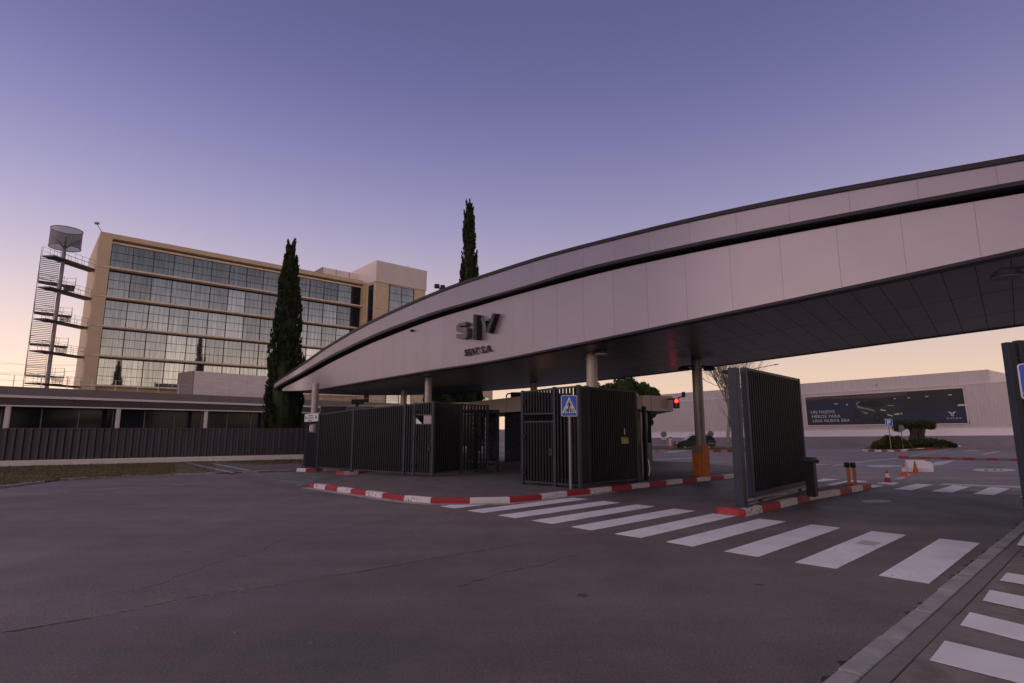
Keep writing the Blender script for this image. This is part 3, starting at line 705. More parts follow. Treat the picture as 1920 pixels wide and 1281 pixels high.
cB = curve([(529, 733.6), (560, 734.6), (593.7, 732.2), (640.5, 724.2), (687, 716), (727, 709.5), (760, 704.5), (813.7, 694.5), (907, 683), (960, 672), (1053.7, 653), (1147, 634), (1240, 615), (1293.7, 603), (1359, 590), (1480, 566), (1617, 536.5), (1727, 513), (1855, 485), (1920, 471)])
cZ = curve([(517, 4.10), (950, 4.10), (1100, 4.20), (1240, 4.30), (1480, 4.50), (1720, 4.70), (1920, 4.82)])
def smooth(a, k):
    a = np.array(a, float); n = len(a); ker = np.exp(-0.5 * (np.arange(-3 * k, 3 * k + 1) / k) ** 2); ker /= ker.sum()
    p = np.concatenate([2 * a[0] - a[3 * k:0:-1], a, 2 * a[-1] - a[-2:-3 * k - 2:-1]]); return np.convolve(p, ker, 'valid')
xs = np.linspace(529, 1920, 150)
base = np.array([atz(x, cB(x), cZ(x)) for x in xs])
# resample evenly in plan
cum = np.concatenate([[0], np.cumsum(np.linalg.norm(np.diff(base[:, :2], axis=0), axis=1))])
NS = 110
sv_ = np.linspace(0, cum[-1], NS)
F = np.stack([np.interp(sv_, cum, base[:, i]) for i in range(3)], 1)
for i in range(3): F[:, i] = smooth(F[:, i], 4)
def lift(px, py, crv, lo=3.6, hi=9.5):
    for _ in range(40):
        m_ = (lo + hi) / 2; X, Y = proj((px, py, m_))
        if Y > crv(X): lo = m_
        else: hi = m_
    return (lo + hi) / 2
nF = np.gradient(F[:, :2], axis=0); nF /= np.linalg.norm(nF, axis=1)[:, None]
nOut = np.stack([nF[:, 1], -nF[:, 0]], 1)
if nOut[60] @ (-F[60, :2]) < 0: nOut = -nOut
OV = 0.22
Gp = F[:, :2] + nOut * OV
# upper band runs past the tip
tipext = np.array([Gp[0] - nF[0] * d_ for d_ in (0.42, 0.21)])
Gp2 = np.vstack([tipext, Gp])
zL1 = smooth([lift(*F[i, :2], cL1) for i in range(NS)], 3)
zL1 = np.maximum(zL1, F[:, 2] + 0.05)
zU0 = smooth([lift(*q, cU0) for q in Gp2], 3)
zU1 = smooth([lift(*q, cU1) for q in Gp2], 3)
zT = smooth([lift(*q, cT) for q in Gp2], 3)
# carry the canopy on past the frame: same pace, arch falling again
EX = 44; step = np.linalg.norm(F[-1, :2] - F[-2, :2]) * 2.2
ang = math.atan2(nF[-1][1], nF[-1][0]); dang = -0.004
def grow(arr2, ang):
    p = arr2[-1].copy(); outl = []
    for i in range(EX):
        ang += dang; p = p + np.array([math.cos(ang), math.sin(ang)]) * step; outl.append(p.copy())
    return np.vstack([arr2, outl])
F2 = grow(F[:, :2], ang); G2 = grow(Gp2, ang)
def growz(z, fall):
    sl = (z[-1] - z[-4]) / 3 * 2.2; o_ = []; v = z[-1]
    for i in range(EX):
        sl -= fall; v += sl; o_.append(v)
    return np.concatenate([z, o_])
zB = growz(F[:, 2], 0.0035); zL1 = growz(zL1, 0.006); zU0 = growz(zU0, 0.007); zU1 = growz(zU1, 0.0075); zT = growz(zT, 0.0075)
NT_ = len(F2); n2 = np.gradient(F2, axis=0); n2 /= np.linalg.norm(n2, axis=1)[:, None]; no2 = np.stack([n2[:, 1], -n2[:, 0]], 1)
if no2[60] @ (-F2[60]) < 0: no2 = -no2
L2 = F2 - no2 * 0.22        # recess wall
arc = np.concatenate([[0], np.cumsum(np.linalg.norm(np.diff(F2, axis=0), axis=1))])
arcG = np.concatenate([[0], np.cumsum(np.linalg.norm(np.diff(G2, axis=0), axis=1))])
can = thing('entrance_canopy', (F[45, 0], F[45, 1], 0), 'long curved gatehouse canopy clad in pale metal panels, tapering to a point on the left', 'canopy')
def strip(mb, A, zA, Bp, zB_, arcv, m=0, sm=True, flip=False):
    n = len(A)
    vs = [(A[i][0], A[i][1], zA[i]) for i in range(n)] + [(Bp[i][0], Bp[i][1], zB_[i]) for i in range(n)]
    fs = []; uv = []
    for i in range(n - 1):
        q = (i, i + 1, n + i + 1, n + i); f = q if not flip else q[::-1]
        u = [(arcv[i], 0), (arcv[i + 1], 0), (arcv[i + 1], 1), (arcv[i], 1)]
        fs.append(f); uv.append(u if not flip else u[::-1])
    mb.add(vs, fs, m, uv, smooth=sm)
tr_h = np.clip((zB[-1] * 0 + 0.055) + arc * 0.0, 0.02, 0.07); tr_h[:14] = np.linspace(0.015, 0.055, 14)
zP = zB + tr_h
lo_ = MB(); strip(lo_, F2, zP, F2, zL1, arc, flip=False)
strip(lo_, F2, zL1, L2, zL1, arc)
lowp = lo_.build('lower_fascia', ALU, can)
lt_ = MB(); FT = F2 + no2 * 0.012
strip(lt_, FT, zB - .005, FT, zP, arc); strip(lt_, FT, zP, F2 - no2 * .02, zP, arc); strip(lt_, F2 - no2 * .3, zB - .005, FT, zB - .005, arc)
lt_.build('lower_trim', TRIM, can)
up_ = MB(); gap = np.interp(np.arange(len(G2)), np.arange(NT_) + 2, np.clip((np.interp(np.arange(NT_), np.arange(len(G2)) - 2, zU0) - zL1), 0, 1))
trim_b = zU0 - np.clip(gap * 0.42, 0.0, 0.13)
strip(up_, G2, zU0, G2, zU1, arcG)
up_.build('upper_fascia', ALU2, can)
# back of the upper band at the tip, so it has thickness
n3 = np.gradient(G2, axis=0); n3 /= np.linalg.norm(n3, axis=1)[:, None]; no3 = np.stack([n3[:, 1], -n3[:, 0]], 1)
if no3[60] @ (-G2[60]) < 0: no3 = -no3
GT = G2 + no3 * 0.02; GI = G2 - no3 * 0.46
mt = MB(); strip(mt, GT, trim_b, GT, zU0 + .012, arcG); strip(mt, GI, trim_b, GT, trim_b, arcG); strip(mt, GT, zU0 + .012, G2 - no3 * .02, zU0 + .012, arcG)
GC = G2 + no3 * 0.05
strip(mt, GC, zU1 - .004, GC, zT, arcG); strip(mt, GI, zU1 - .004, GC, zU1 - .004, arcG); strip(mt, GC, zT, GI, zT, arcG)
strip(mt, GI, zU1, GI, trim_b, arcG)
mt.add([(GI[0][0], GI[0][1], trim_b[0]), (GT[0][0], GT[0][1], trim_b[0]), (GT[0][0], GT[0][1], zT[0]), (GI[0][0], GI[0][1], zT[0])], [(0, 1, 2, 3)])
mt.build('dark_coping', TRIM, can)
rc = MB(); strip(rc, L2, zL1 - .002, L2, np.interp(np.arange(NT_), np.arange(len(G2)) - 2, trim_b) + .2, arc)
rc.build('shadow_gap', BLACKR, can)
# back edge of the soffit
Bk = [(570, 737, 4.1), (640, 740.5, 4.1), (700, 742, 4.1), (800, 741, 4.1), (900, 733.7, 4.1), (982, 729, 4.1), (1080, 718.5, 4.12), (1185, 707.5, 4.15), (1280, 697, 4.2), (1440, 674, 4.34), (1560, 659.5, 4.46), (1740, 634, 4.62), (1920, 611, 4.75)]
bp_ = np.array([atz(*q) for q in Bk]); bp_ = np.vstack([[F[0, 0] - .2, F[0, 1] + 0.5, F[0, 2]], bp_])
cb_ = np.concatenate([[0], np.cumsum(np.linalg.norm(np.diff(bp_[:, :2], axis=0), axis=1))])
Bq = np.stack([np.interp(np.linspace(0, cb_[-1], NS), cb_, bp_[:, i]) for i in range(3)], 1)
for i in range(3): Bq[:, i] = smooth(Bq[:, i], 6)
nb_ = unit(Bq[-1, :2] - Bq[-6, :2]); angb = math.atan2(nb_[1], nb_[0])
B2 = grow(Bq[:, :2], angb); zBk = growz(Bq[:, 2], 0.0035)
so = MB(); K = 7; vs = []; fs = []; uv = []
wdt_ = np.linalg.norm(B2 - F2, axis=1)
Fi = F2 - no2 * .28
for i in range(NT_):
    for j in range(K + 1):
        t = j / K; vs.append((Fi[i][0] * (1 - t) + B2[i][0] * t, Fi[i][1] * (1 - t) + B2[i][1] * t, zB[i] * (1 - t) + zBk[i] * t + .004))
for i in range(NT_ - 1):
    for j in range(K):
        a, b, c, d = i * (K + 1) + j, (i + 1) * (K + 1) + j, (i + 1) * (K + 1) + j + 1, i * (K + 1) + j + 1
        fs.append((a, b, c, d))
        uv.append([(arc[i], j / K * 9.3), (arc[i + 1], j / K * 9.3), (arc[i + 1], (j + 1) / K * 9.3), (arc[i], (j + 1) / K * 9.3)])
so.add(vs, fs, 0, uv, smooth=True)
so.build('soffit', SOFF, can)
# the roof above the soffit and the rear fascia
rf = MB(); zTr = np.interp(np.arange(NT_), np.arange(len(G2)) - 2, zT) - .12
zBt = zBk + np.clip((zTr - zB) * 0.35, 0.1, 0.8)
strip(rf, L2, zTr, B2, zBt, arc, flip=True)
rf.build('roof_sheet', GREYW, can)
bf = MB(); strip(bf, B2, zBk - .01, B2, zBt, arc, flip=True); strip(bf, B2 - (B2 - F2) / wdt_[:, None] * .25, zBk - .012, B2, zBk - .012, arc)
bf.build('rear_fascia', TRIM, can)
def zsoff(x, y):
    d_ = np.linalg.norm((F2 * .5 + B2 * .5) - np.array([x, y]), axis=1); i = int(np.argmin(d_)); t = np.clip(((np.array([x, y]) - F2[i]) @ (B2[i] - F2[i])) / wdt_[i] ** 2, 0, 1)
    return zB[i] * (1 - t) + zBk[i] * t
# columns
cols_xy = [tuple(ISL(0, 0)[:0])] if False else []
c1 = (aty(1110, 700, 17.6)[0], 17.6); c2 = tuple(PV(1317, 893)[:2]); c3 = (aty(803, 730, 25.2)[0], 25.2); c4 = (aty(590, 760, 31.6)[0], 31.6)
c5 = (aty(757, 750, 33.0)[0], 33.0); c6 = (aty(1001, 735, 28.5)[0], 28.5); c7 = (aty(662, 750, 34.5)[0], 34.5)
for (cx_, cy_), r_ in ((c1, .185), (c2, .18), (c3, .16), (c4, .19), (c5, .18), (c6, .18)):
    cb = MB(); zt_ = zsoff(cx_, cy_) + .25
    cb.tube([(cx_, cy_, KH - .02), (cx_, cy_, zt_)], r_, 24)
    co_ = cb.build('column', COLM_SHADED if (cx_, cy_) == c2 else COLM, can)
    if (cx_, cy_) == c2:
        gd = MB(); fr = Frame((cx_, cy_), unit((0.93, 0.36)))
        gd.fbox(fr, -.13, .20, -.20, .20, KH, 1.22)
        g1 = gd.build('impact_guard', ORANGE, co_, bevel=.02)
        gd = MB(); gd.fbox(fr, -.27, -.133, -.17, .17, KH, 0.95); gd.build('guard_flange', ORANGE, co_, bevel=.01)
        gd = MB(); gd.fbox(fr, -.27, -.135, -.18, .18, 0.955, 1.2); gd.build('grey_box', GREYBOX, co_, bevel=.01)
# logo and company name on the fascia
pa = onplane(868, 640, *(lambda a: (a, unit(F2[58] - F2[50])))(F2[54])) if False else None
def fas_frame(xpx, lift_=0.0):
    best = min(range(NS), key=lambda i: abs(proj((F2[i][0], F2[i][1], 4.9))[0] - xpx))
    d_ = unit(F2[min(best + 6, NT_ - 1)] - F2[max(best - 6, 0)])
    f_ = Frame(F2[best], d_)
    if f_.n @ (-F2[best]) < 0: f_.n = -f_.n
    return f_
lf = fas_frame(893)
DP = 0.19
def ppx(pts, t): return [lf.px(x, y, t) for x, y in pts]
def letter(pts, t0, t1, name):
    q = ppx(pts, t1); mb = MB(); n = len(q)
    vs = [lf.p(s_, t0, z_) for s_, z_ in q] + [lf.p(s_, t1, z_) for s_, z_ in q]
    mb.add(vs, [tuple(range(n, 2 * n)), tuple(reversed(range(n)))] + [(i, (i + 1) % n, n + (i + 1) % n, n + i) for i in range(n)])
    return mb
LM = mat('logo_letter', (0.10, 0.092, 0.092), 0.45, metal=0.2, var=0.1)
def Lp(x, y): return (800 + x / 9.15, 560 + y / 9.15)
Sshape = [Lp(*p) for p in [(735, 398), (660, 398), (560, 418), (520, 440), (508, 465), (508, 540), (528, 562), (640, 560), (655, 572), (650, 585), (508, 590), (508, 680), (640, 690), (668, 680), (688, 650), (690, 520), (670, 496), (575, 494), (560, 486), (565, 478), (670, 470), (735, 430)]]
Sshape = [Lp(*p) for p in [(672, 398), (560, 420), (520, 445), (508, 475), (508, 545), (524, 568), (632, 566), (636, 600), (508, 612), (510, 684), (648, 690), (680, 668), (690, 640), (690, 515), (676, 492), (566, 492), (568, 470), (672, 462)]]
mbS = letter(Sshape, 0.05, 0.05 + DP, 'S'); mbS.build('logo_letter', LM, lowp)
mbB = letter([Lp(800, 268), (Lp(858, 275)), Lp(858, 705), Lp(800, 706)], 0.05, 0.05 + DP, 'bar'); mbB.build('logo_bar', BLACKR, lowp)
# inverted A: two strokes and a closing bar
for q in ([(930, 345), (985, 345), (1015, 500), (1008, 585)], [(1128, 248), (1180, 256), (1062, 592), (1006, 585)], [(960, 345), (1060, 340), (1070, 378), (975, 388)]):
    letter([Lp(*p) for p in q], 0.05, 0.05 + DP, 'A').build('logo_letter', SIGNB if q[0][0] > 1100 else LM, lowp)
tx = MB(); s0, z0 = lf.px(869.5, 667, .09); s1, z1 = lf.px(921, 661, .09); s2, z2 = lf.px(869.5, 655, .09)
gt = text_geo('SEAT S.A.', (z2 - z0) / 0.70, 0.02, 0.006, 1.12)
wdt = max(v[0] for v in gt[0]); place_text(tx, gt, lf, s0, 0.06, z0 - .02, sx=(s1 - s0) / wdt)
tx.build('company_name', SIGNB, lowp)
# small dark lamps on top and face of the fascia
fl_ = MB()
cp = onplane(774, 620.5, lf.O + lf.n * .02, lf.d); i774 = min(range(NS), key=lambda i: abs(proj((F2[i][0], F2[i][1], 5.6))[0] - 774))
fq = Frame(F2[i774], nF[i774]); fq.n = no2[i774]
ss, zz = fq.px(774, 620.5, 0.02); fl_.tube([fq.p(ss, 0, zz), fq.p(ss, .12, zz)], .055, 10); fl_.build('fascia_button', TRIM, can)

# ---- floodlights under and on the canopy
def floodlight(name, c, d, label, sc_=1.0, arm=0.3):
    """wide dome floodlight on a short arm; c = centre, d = pointing plan dir"""
    t = thing(name, c, label, 'floodlight', 'floodlights fixed below the canopy')
    f = Frame(c[:2], d); z = c[2]
    mb = MB(); pr = [(0.02, 0.16), (.10, .15), (.17, .11), (.22, .04), (.24, 0.0)]
    n = 18
    mb.lathe((c[0], c[1], z), [(r * sc_, h * sc_) for r, h in reversed(pr)], n)
    mb.build('housing', TRIM if sc_ != .9 else SIGNG, t)
    gl = MB(); gl.lathe((c[0], c[1], z - .02 * sc_), [(.20 * sc_, 0), (.22 * sc_, .02 * sc_)], n); gl.build('lens', SIGNG if sc_ != .9 else PLASTW, t)
    ar = MB(); ar.tube([(c[0], c[1], z + .12 * sc_), f.p(arm * .5, 0, z + .16 * sc_), f.p(arm, 0, z + .14 * sc_)], .025, 8); ar.build('arm', TRIM, t)
    return t
zc2 = zsoff(*c2)
c1p = aty(1127, 664, 17.2); floodlight('floodlight', tuple(c1p), (-1, 0.2), 'pale floodlight on the right of the column above the bar enclosure', .9, .36)
for sx_, lb in ((-1, 'dark floodlight on the left side of the column with the orange base'), (1, 'dark floodlight on the right side of the column with the orange base')):
    q = aty(1306 + sx_ * 24, 694, c2[1] - .1); floodlight('floodlight', tuple(q), (-sx_, 0.0), lb, .95, .38)
q = atz(1888, 516, 4.45); floodlight('floodlight', (q[0], q[1], 4.42), (1, -.3), 'wide dome floodlight under the canopy at the right edge of the picture', 1.0, .5)
# small camera-like lamp on the canopy roof edge
i_ = min(range(len(G2)), key=lambda i: abs(proj((G2[i][0], G2[i][1], zT[i]))[0] - 822))
rl = thing('roof_lamp', (G2[i_][0], G2[i_][1], zT[i_]), 'small dark lamp on top of the canopy roof edge left of the rear cypress', 'lamp')
mb = MB(); a_, b_, c_ = G2[i_][0], G2[i_][1], zT[i_]
mb.tube([(a_, b_, c_), (a_, b_, c_ + .1)], .03, 8); mb.build('stand', TRIM, rl)
mb = MB(); mb.box(a_ - .22, a_ - .02, b_ - .08, b_ + .08, c_ + .08, c_ + .24); mb.box(a_ + .02, a_ + .2, b_ - .08, b_ + .08, c_ + .06, c_ + .2); mb.build('housing', TRIM, rl, bevel=.02)

# ================================================================== BAR FENCES AND GATES
def bar_panel(par, P, Q, zb, zt0, zt1, sp=0.105, bw=0.062, bd=0.06, post0=True, post1=True, rail=0.05, slot=None, name='bars', seed=0):
    """panel of upright bars between plan points P and Q"""
    P = np.array(P[:2]); Q = np.array(Q[:2]); L = np.linalg.norm(Q - P); fr = Frame(P, Q - P)
    if fr.n @ (-P) < 0: fr.n = -fr.n
    top = lambda s_: zt0 + (zt1 - zt0) * s_ / L
    fm = MB()
    def rl_(za0, za1, h, d0=-.025, d1=.025):
        vs = [fr.p(a, t, z) for a, z0_ in ((0, za0), (L, za1)) for t in (d0, d1) for z in (z0_, z0_ + h)]
        fm.add(vs, [(0, 1, 3, 2), (4, 6, 7, 5), (0, 4, 5, 1), (2, 3, 7, 6), (0, 2, 6, 4), (1, 5, 7, 3)])
    rl_(zt0 - rail, zt1 - rail, rail); rl_(zb + .06, zb + .06, rail)
    if slot: rl_(slot[0], slot[0], .045); rl_(slot[1], slot[1], .045)
    fm.build_each('rail', STEEL2, par)
    if post0: p_ = MB(); p_.fbox(fr, -.045, .045, -.05, .05, zb, zt0 + .02); p_.build('post', STEEL2, par)
    if post1: p_ = MB(); p_.fbox(fr, L - .045, L + .045, -.05, .05, zb, zt1 + .02); p_.build('post', STEEL2, par)
    b_ = MB(); n = max(2, int(L / sp)); s_ = L / n
    for i in range(1, n):
        a = i * s_; zz = top(a) - rail
        if slot:
            b_.fbox(fr, a - bw / 2, a + bw / 2, -bd / 2, bd / 2, zb + .06 + rail, slot[0]); b_.fbox(fr, a - bw / 2, a + bw / 2, -bd / 2, bd / 2, slot[1] + .045, zz)
        else: b_.fbox(fr, a - bw / 2, a + bw / 2, -bd / 2, bd / 2, zb + .06 + rail, zz)
    b_.build(name, STEEL, par)
    return fr, L
def ztop(P, py):
    """height of the point above plan point P seen at image row py"""
    lo, hi = 0.0, 80.0
    for _ in range(40):
        m_ = (lo + hi) / 2
        if proj((P[0], P[1], m_))[1] > py: lo = m_
        else: hi = m_
    return (lo + hi) / 2
# left run
fa = atz(573, 879, 0.02); fb = PV(596, 880); fc = PV(660, 884.5); fd_ = PV(757, 890.5); fe = PV(775, 891.4); ffp = PV(810, 893)
ta, tb, tc_, td, te, tf = [ztop(p, y) for p, y in ((fa, 792), (fb, 776), (fc, 767.5), (fd_, 758.7), (fe, 757), (ffp, 753))]
pg = thing('pedestrian_gate', fa, 'narrow barred gate with a letterbox slot at the far left end of the tall fence', 'gate')
bar_panel(pg, fa, fb, 0.05, ta + .25, ta + .25, sp=.12, slot=(1.62, 1.98))
mb = MB(); fr = Frame(fa, np.array(fb[:2]) - np.array(fa[:2])); mb.fbox(fr, .50, .62, -.04, .04, 1.70, 1.93); mb.build('intercom', WHITEM, pg, bevel=.01)
bfn = thing('bar_fence', fc, 'tall dark fence of upright bars between the two left gates', 'fence')
bar_panel(bfn, fb, fc, KH, tb, tc_, post0=True, post1=True); bar_panel(bfn, fc, fd_, KH, tc_, td, post0=False, post1=True); bar_panel(bfn, fd_, fe, KH, td, te, post0=False, post1=True)
g2_ = thing('pedestrian_gate', fe, 'barred gate with a metal letterbox plate under the first front column', 'gate')
frg, Lg = bar_panel(g2_, fe, ffp, KH, te, tf, sp=.10, slot=(1.93, 2.28))
mb = MB(); mb.fbox(frg, Lg * .5, Lg - .05, -.04, .03, 1.97, 2.27); mb.build('letterbox', MAST, g2_, bevel=.01)
mb = MB(); s_a = .05; vs = [frg.p(s_a, .0, 1.98), frg.p(s_a + .28, .0, 1.98), frg.p(s_a, .0, 2.2)]; mb.add(vs + [(v[0], v[1] + .01, v[2]) for v in vs], [(0, 1, 2), (5, 4, 3), (0, 3, 4, 1), (1, 4, 5, 2), (2, 5, 3, 0)]); mb.build('notice', SIGNW, g2_)
def hardware(par, fr_, s_h, s_l, zb, zt_):
    for zz in (zb + .35, (zb + zt_) / 2, zt_ - .35):
        h = MB(); h.fbox(fr_, s_h - .05, s_h + .07, .05, .085, zz - .05, zz + .05); h.tube([fr_.p(s_h, .09, zz - .07), fr_.p(s_h, .09, zz + .07)], .018, 8); h.build('hinge', TRIM, par)
    l = MB(); l.fbox(fr_, s_l - .09, s_l + .02, .035, .08, 1.02, 1.22); l.tube([fr_.p(s_l - .05, .08, 1.14), fr_.p(s_l - .05, .13, 1.14), fr_.p(s_l - .17, .13, 1.14)], .011, 8); l.build('lock', TRIM, par)
hardware(g2_, frg, .05, Lg - .08, KH, tf)
# fence returning inwards
fg = PV(864, 886.5); fh = PV(913, 884.6)
rt_ = thing('return_fence', fg, 'unlit run of bars going back from the barred gate towards the guardhouse', 'fence')
bar_panel(rt_, ffp, fg, KH, tf, tf - .02, sp=.13, post0=True)
bar_panel(rt_, fg, fh, KH, tf - .02, tf - .05, sp=.13)
# turnstile
tq = PV(893, 884)
ts = thing('turnstile', tq, 'dark full-height turnstile between the return fence and the guardhouse', 'turnstile')
mb = MB(); mb.tube([(tq[0], tq[1], KH), (tq[0], tq[1], 2.4)], .06, 10); mb.build('shaft', STEEL, ts)
mb = MB()
for k in range(10):
    for a in (0.3, 2.4, 4.5): mb.tube([(tq[0], tq[1], .4 + k * .19), (tq[0] + .7 * math.cos(a), tq[1] + .7 * math.sin(a), .4 + k * .19)], .02, 6)
mb.build('arms', STEEL2, ts)
mb = MB(); mb.box(tq[0] - .9, tq[0] + .9, tq[1] - .08, tq[1] + .08, 2.4, 2.55); mb.box(tq[0] - .9, tq[0] - .8, tq[1] - .08, tq[1] + .08, KH, 2.4); mb.box(tq[0] + .8, tq[0] + .9, tq[1] - .08, tq[1] + .08, KH, 2.4); mb.build_each('frame_member', STEEL, ts)

# info sign on the far left gate
sa = Frame(fa, np.array(fb[:2]) - np.array(fa[:2]))
if sa.n @ (-fa[:2]) < 0: sa.n = -sa.n
s0, zt_ = sa.px(572, 777, .1); s1, zb_ = sa.px(596, 790, .1)
isn = thing('notice_board', sa.p((s0 + s1) / 2, .1, zb_), 'white notice sign with small black lettering above the far left gate', 'sign')
mb = MB(); mb.fbox(sa, s0, s1, .08, .11, zb_, zt_); mb.build('board', SIGNW, isn)
mb = MB(); zz = zt_ - .13
W_ = s1 - s0
for tx_, sz in (('VISITAS', .10), ('ENTRADA', .08), ('PEATONES', .08)):
    pass
for k, (x0, x1) in enumerate([(.28, .66), (.24, .72), (.30, .62)]):
    z_ = zt_ - .06 - k * .10
    n = 9
    for j in range(n):
        a = x0 + (x1 - x0) * j / n; mb.fbox(sa, s0 + W_ * a, s0 + W_ * (a + (x1 - x0) / n * .72), .111, .114, z_ - .05, z_ - .008)
for x0 in (.06, .82):
    mb.fbox(sa, s0 + W_ * x0, s0 + W_ * (x0 + .05), .111, .114, zb_ + .12, zt_ - .1); mb.fbox(sa, s0 + W_ * (x0 + .07), s0 + W_ * (x0 + .11), .111, .114, zb_ + .12, zt_ - .14)
mb.build('lettering', SIGNB, isn)
mb = MB(); mb.fbox(sa, s0 + .08, s0 + .13, .03, .08, KH, zb_ + .1); mb.fbox(sa, s1 - .13, s1 - .08, .03, .08, KH, zb_ + .1); mb.build_each('leg', STEEL2, isn)

# box-like enclosure of bars by the crossing sign
ea = PV(981, 907.5); eb = PV(1042, 912.5); ec = PV(1088, 916.5); ed = PV(1104, 912); ee = PV(1196, 903.6)
en = thing('bar_enclosure', ec, 'box of tall upright dark bars standing behind the pedestrian crossing sign', 'enclosure')
za, zb2, zc_, zd, ze = [ztop(p, y) for p, y in ((ea, 734), (eb, 727), (ec, 723), (ed, 725), (ee, 733.5))]
sl0 = ztop(ea, 792.5); sl1 = ztop(ea, 778)
bar_panel(en, ea, eb, KH, za, zb2, sp=.105, bw=.055, slot=(sl0, sl1)); bar_panel(en, eb, ec, KH, zb2, zc_, sp=.11, bw=.055, post0=False)
bar_panel(en, ec, ed, KH, zc_, zd, sp=.09, post0=False)
fre, Le = bar_panel(en, ed, ee, KH, zd, ze, sp=.10, bw=.06, bd=.07, post0=False)
bk = np.array(ee[:2]) + (np.array(ea[:2]) - np.array(ec[:2])) * 1.0; bk2 = np.array(ea[:2]) + (np.array(ee[:2]) - np.array(ed[:2])) * 0.9
bar_panel(en, ee, bk, KH, ze, ze, sp=.10, bw=.06); bar_panel(en, ea, bk2, KH, za, za, sp=.10, bw=.06)
hardware(en, Frame(ea, np.array(eb[:2]) - np.array(ea[:2])), .06, np.linalg.norm(np.array(eb[:2]) - np.array(ea[:2])) - .08, KH, za)
# yellow notice and gauge on the enclosure
s0, z0 = fre.px(1166, 832, .06); s1, z1 = fre.px(1178, 820, .06)
yn = thing('hanging_notice', fre.p((s0 + s1) / 2, .06, z0), 'small yellow-green notice hung on the enclosure bars', 'notice')
mb = MB(); mb.fbox(fre, s0, s1, .045, .06, z0, z1); mb.build('plate', YELLOW, yn)
mb = MB(); mb.fbox(fre, s0 + (s1 - s0) * .25, s1 - (s1 - s0) * .12, .061, .064, z1 - .04, z1 - .015); mb.fbox(fre, s0 + (s1 - s0) * .15, s0 + (s1 - s0) * .3, .061, .064, z0 + .06, z0 + .09); mb.build('print', SIGNB, yn)
sm_, zm0 = fre.px(1171.5, 815, .06); _, zm1 = fre.px(1171.5, 804, .06)
mb = MB(); mb.fbox(fre, sm_ - .012, sm_ + .012, .045, .06, zm0, zm1); mb.build('hanging_strip', WHITEM, yn)
# pole / cabinet behind the enclosure at its right end
ep = PV(1207, 900.5)
gp = thing('narrow_gate', ep, 'tall narrow dark frame with a yellow-green strip at the right end of the bar enclosure', 'gate')
fr = Frame(ep, (0.72, -0.69))
zt_ = ztop(ep, 765)
mb = MB(); mb.fbox(fr, .05, .16, -.05, .05, KH, zt_ + .05); mb.build('post', STEEL, gp)
mb = MB(); mb.fbox(fr, -.22, -.02, -.03, .03, KH + .1, zt_ - .12); mb.fbox(fr, -.24, .16, -.045, .045, zt_ - .1, zt_ - .02); mb.build_each('leaf', MAST, gp)
mb = MB(); mb.fbox(fr, -.19, -.05, .031, .036, 1.35, 2.1); mb.build('strip', YELLOW, gp)
mb = MB(); mb.tube([fr.p(.19, 0, .3), fr.p(.24, 0, .5), fr.p(.20, 0, .8)], .02, 6); mb.build('handle', WHITEM, gp)

# sliding gates
def sliding_gate(name, A, d, L, H, zb, label, motor=True, bars_sp=.105, flip=False):
    t = thing(name, (A[0], A[1], zb), label, 'gate', 'sliding vehicle gates')
    f = Frame(A, d)
    if f.n @ (-np.array(A[:2])) < 0: f.n = -f.n
    return t, f
gA = ISL(1409, 945.5); gB = ISL(1512, 918); gd_ = unit(gB[:2] - gA[:2]); 
gate, gf = sliding_gate('sliding_gate', gA, gd_, 0, 0, .15, 'wide dark barred sliding gate parked on the striped island, with a motor box', True)
Hg = ztop(gA, 693) ; Lg2 = np.linalg.norm(gB[:2] - gA[:2])
Hg2 = ztop(gB, 707.5); Hg = (Hg + Hg2) / 2
mb = MB()
mb.fbox(gf, 0, .13, -.06, .06, .29, Hg); mb.fbox(gf, Lg2 - .10, Lg2, -.06, .06, .29, Hg)
mb.fbox(gf, .13, Lg2 - .1, -.055, .055, .29, .40); mb.fbox(gf, .13, Lg2 - .1, -.05, .05, Hg - .06, Hg)
mb.build_each('frame_member', STEEL2, gate)
mb = MB(); n = 27
for i in range(1, n):
    s = .13 + (Lg2 - .23) * i / n; mb.fbox(gf, s - .017, s + .017, -.05, .05, .40, Hg - .06)
mb.build('bars', STEEL, gate)
mb = MB(); 
for i in range(54):
    s = .15 + (Lg2 - .3) * i / 54; mb.fbox(gf, s, s + .035, .058, .075, .235, .275)
mb.fbox(gf, .13, Lg2 - .1, .056, .07, .27, .29); mb.build('toothed_rack', MAST, gate)
mb = MB()
for s in (.55, Lg2 - .6):
    mb = MB(); mb.tube([gf.p(s, -.03, .24), gf.p(s, .03, .24)], .085, 16); mb.build('wheel', RUBBER, gate)
mb = MB(); mb.fbox(gf, -.2, Lg2 + .5, -.015, .015, .148, .165); mb.build('rail', MAST, gate)
# twin guide posts
pA = ISL(1391, 949.5); zpt = ztop(pA, 690); pf = Frame(pA, gd_)
gpst = thing('gate_guide_post', (pA[0], pA[1], .15), 'thick grey-blue steel post at the road end of the island gate', 'post', 'gate guide posts')
mb = MB(); mb.fbox(pf, -.10, .10, -.10, .10, .16, zpt); mb.build('shaft', STEEL2, gpst, bevel=.012)
mb = MB(); mb.fbox(pf, -.17, .17, -.17, .17, .15, .172); mb.build('base_plate', STEEL2, gpst)
mb = MB(); mb.fbox(pf, -.06, .10, -.22, -.105, zpt - .12, zpt - .04); mb.build('guide_roller', STEEL, gpst)
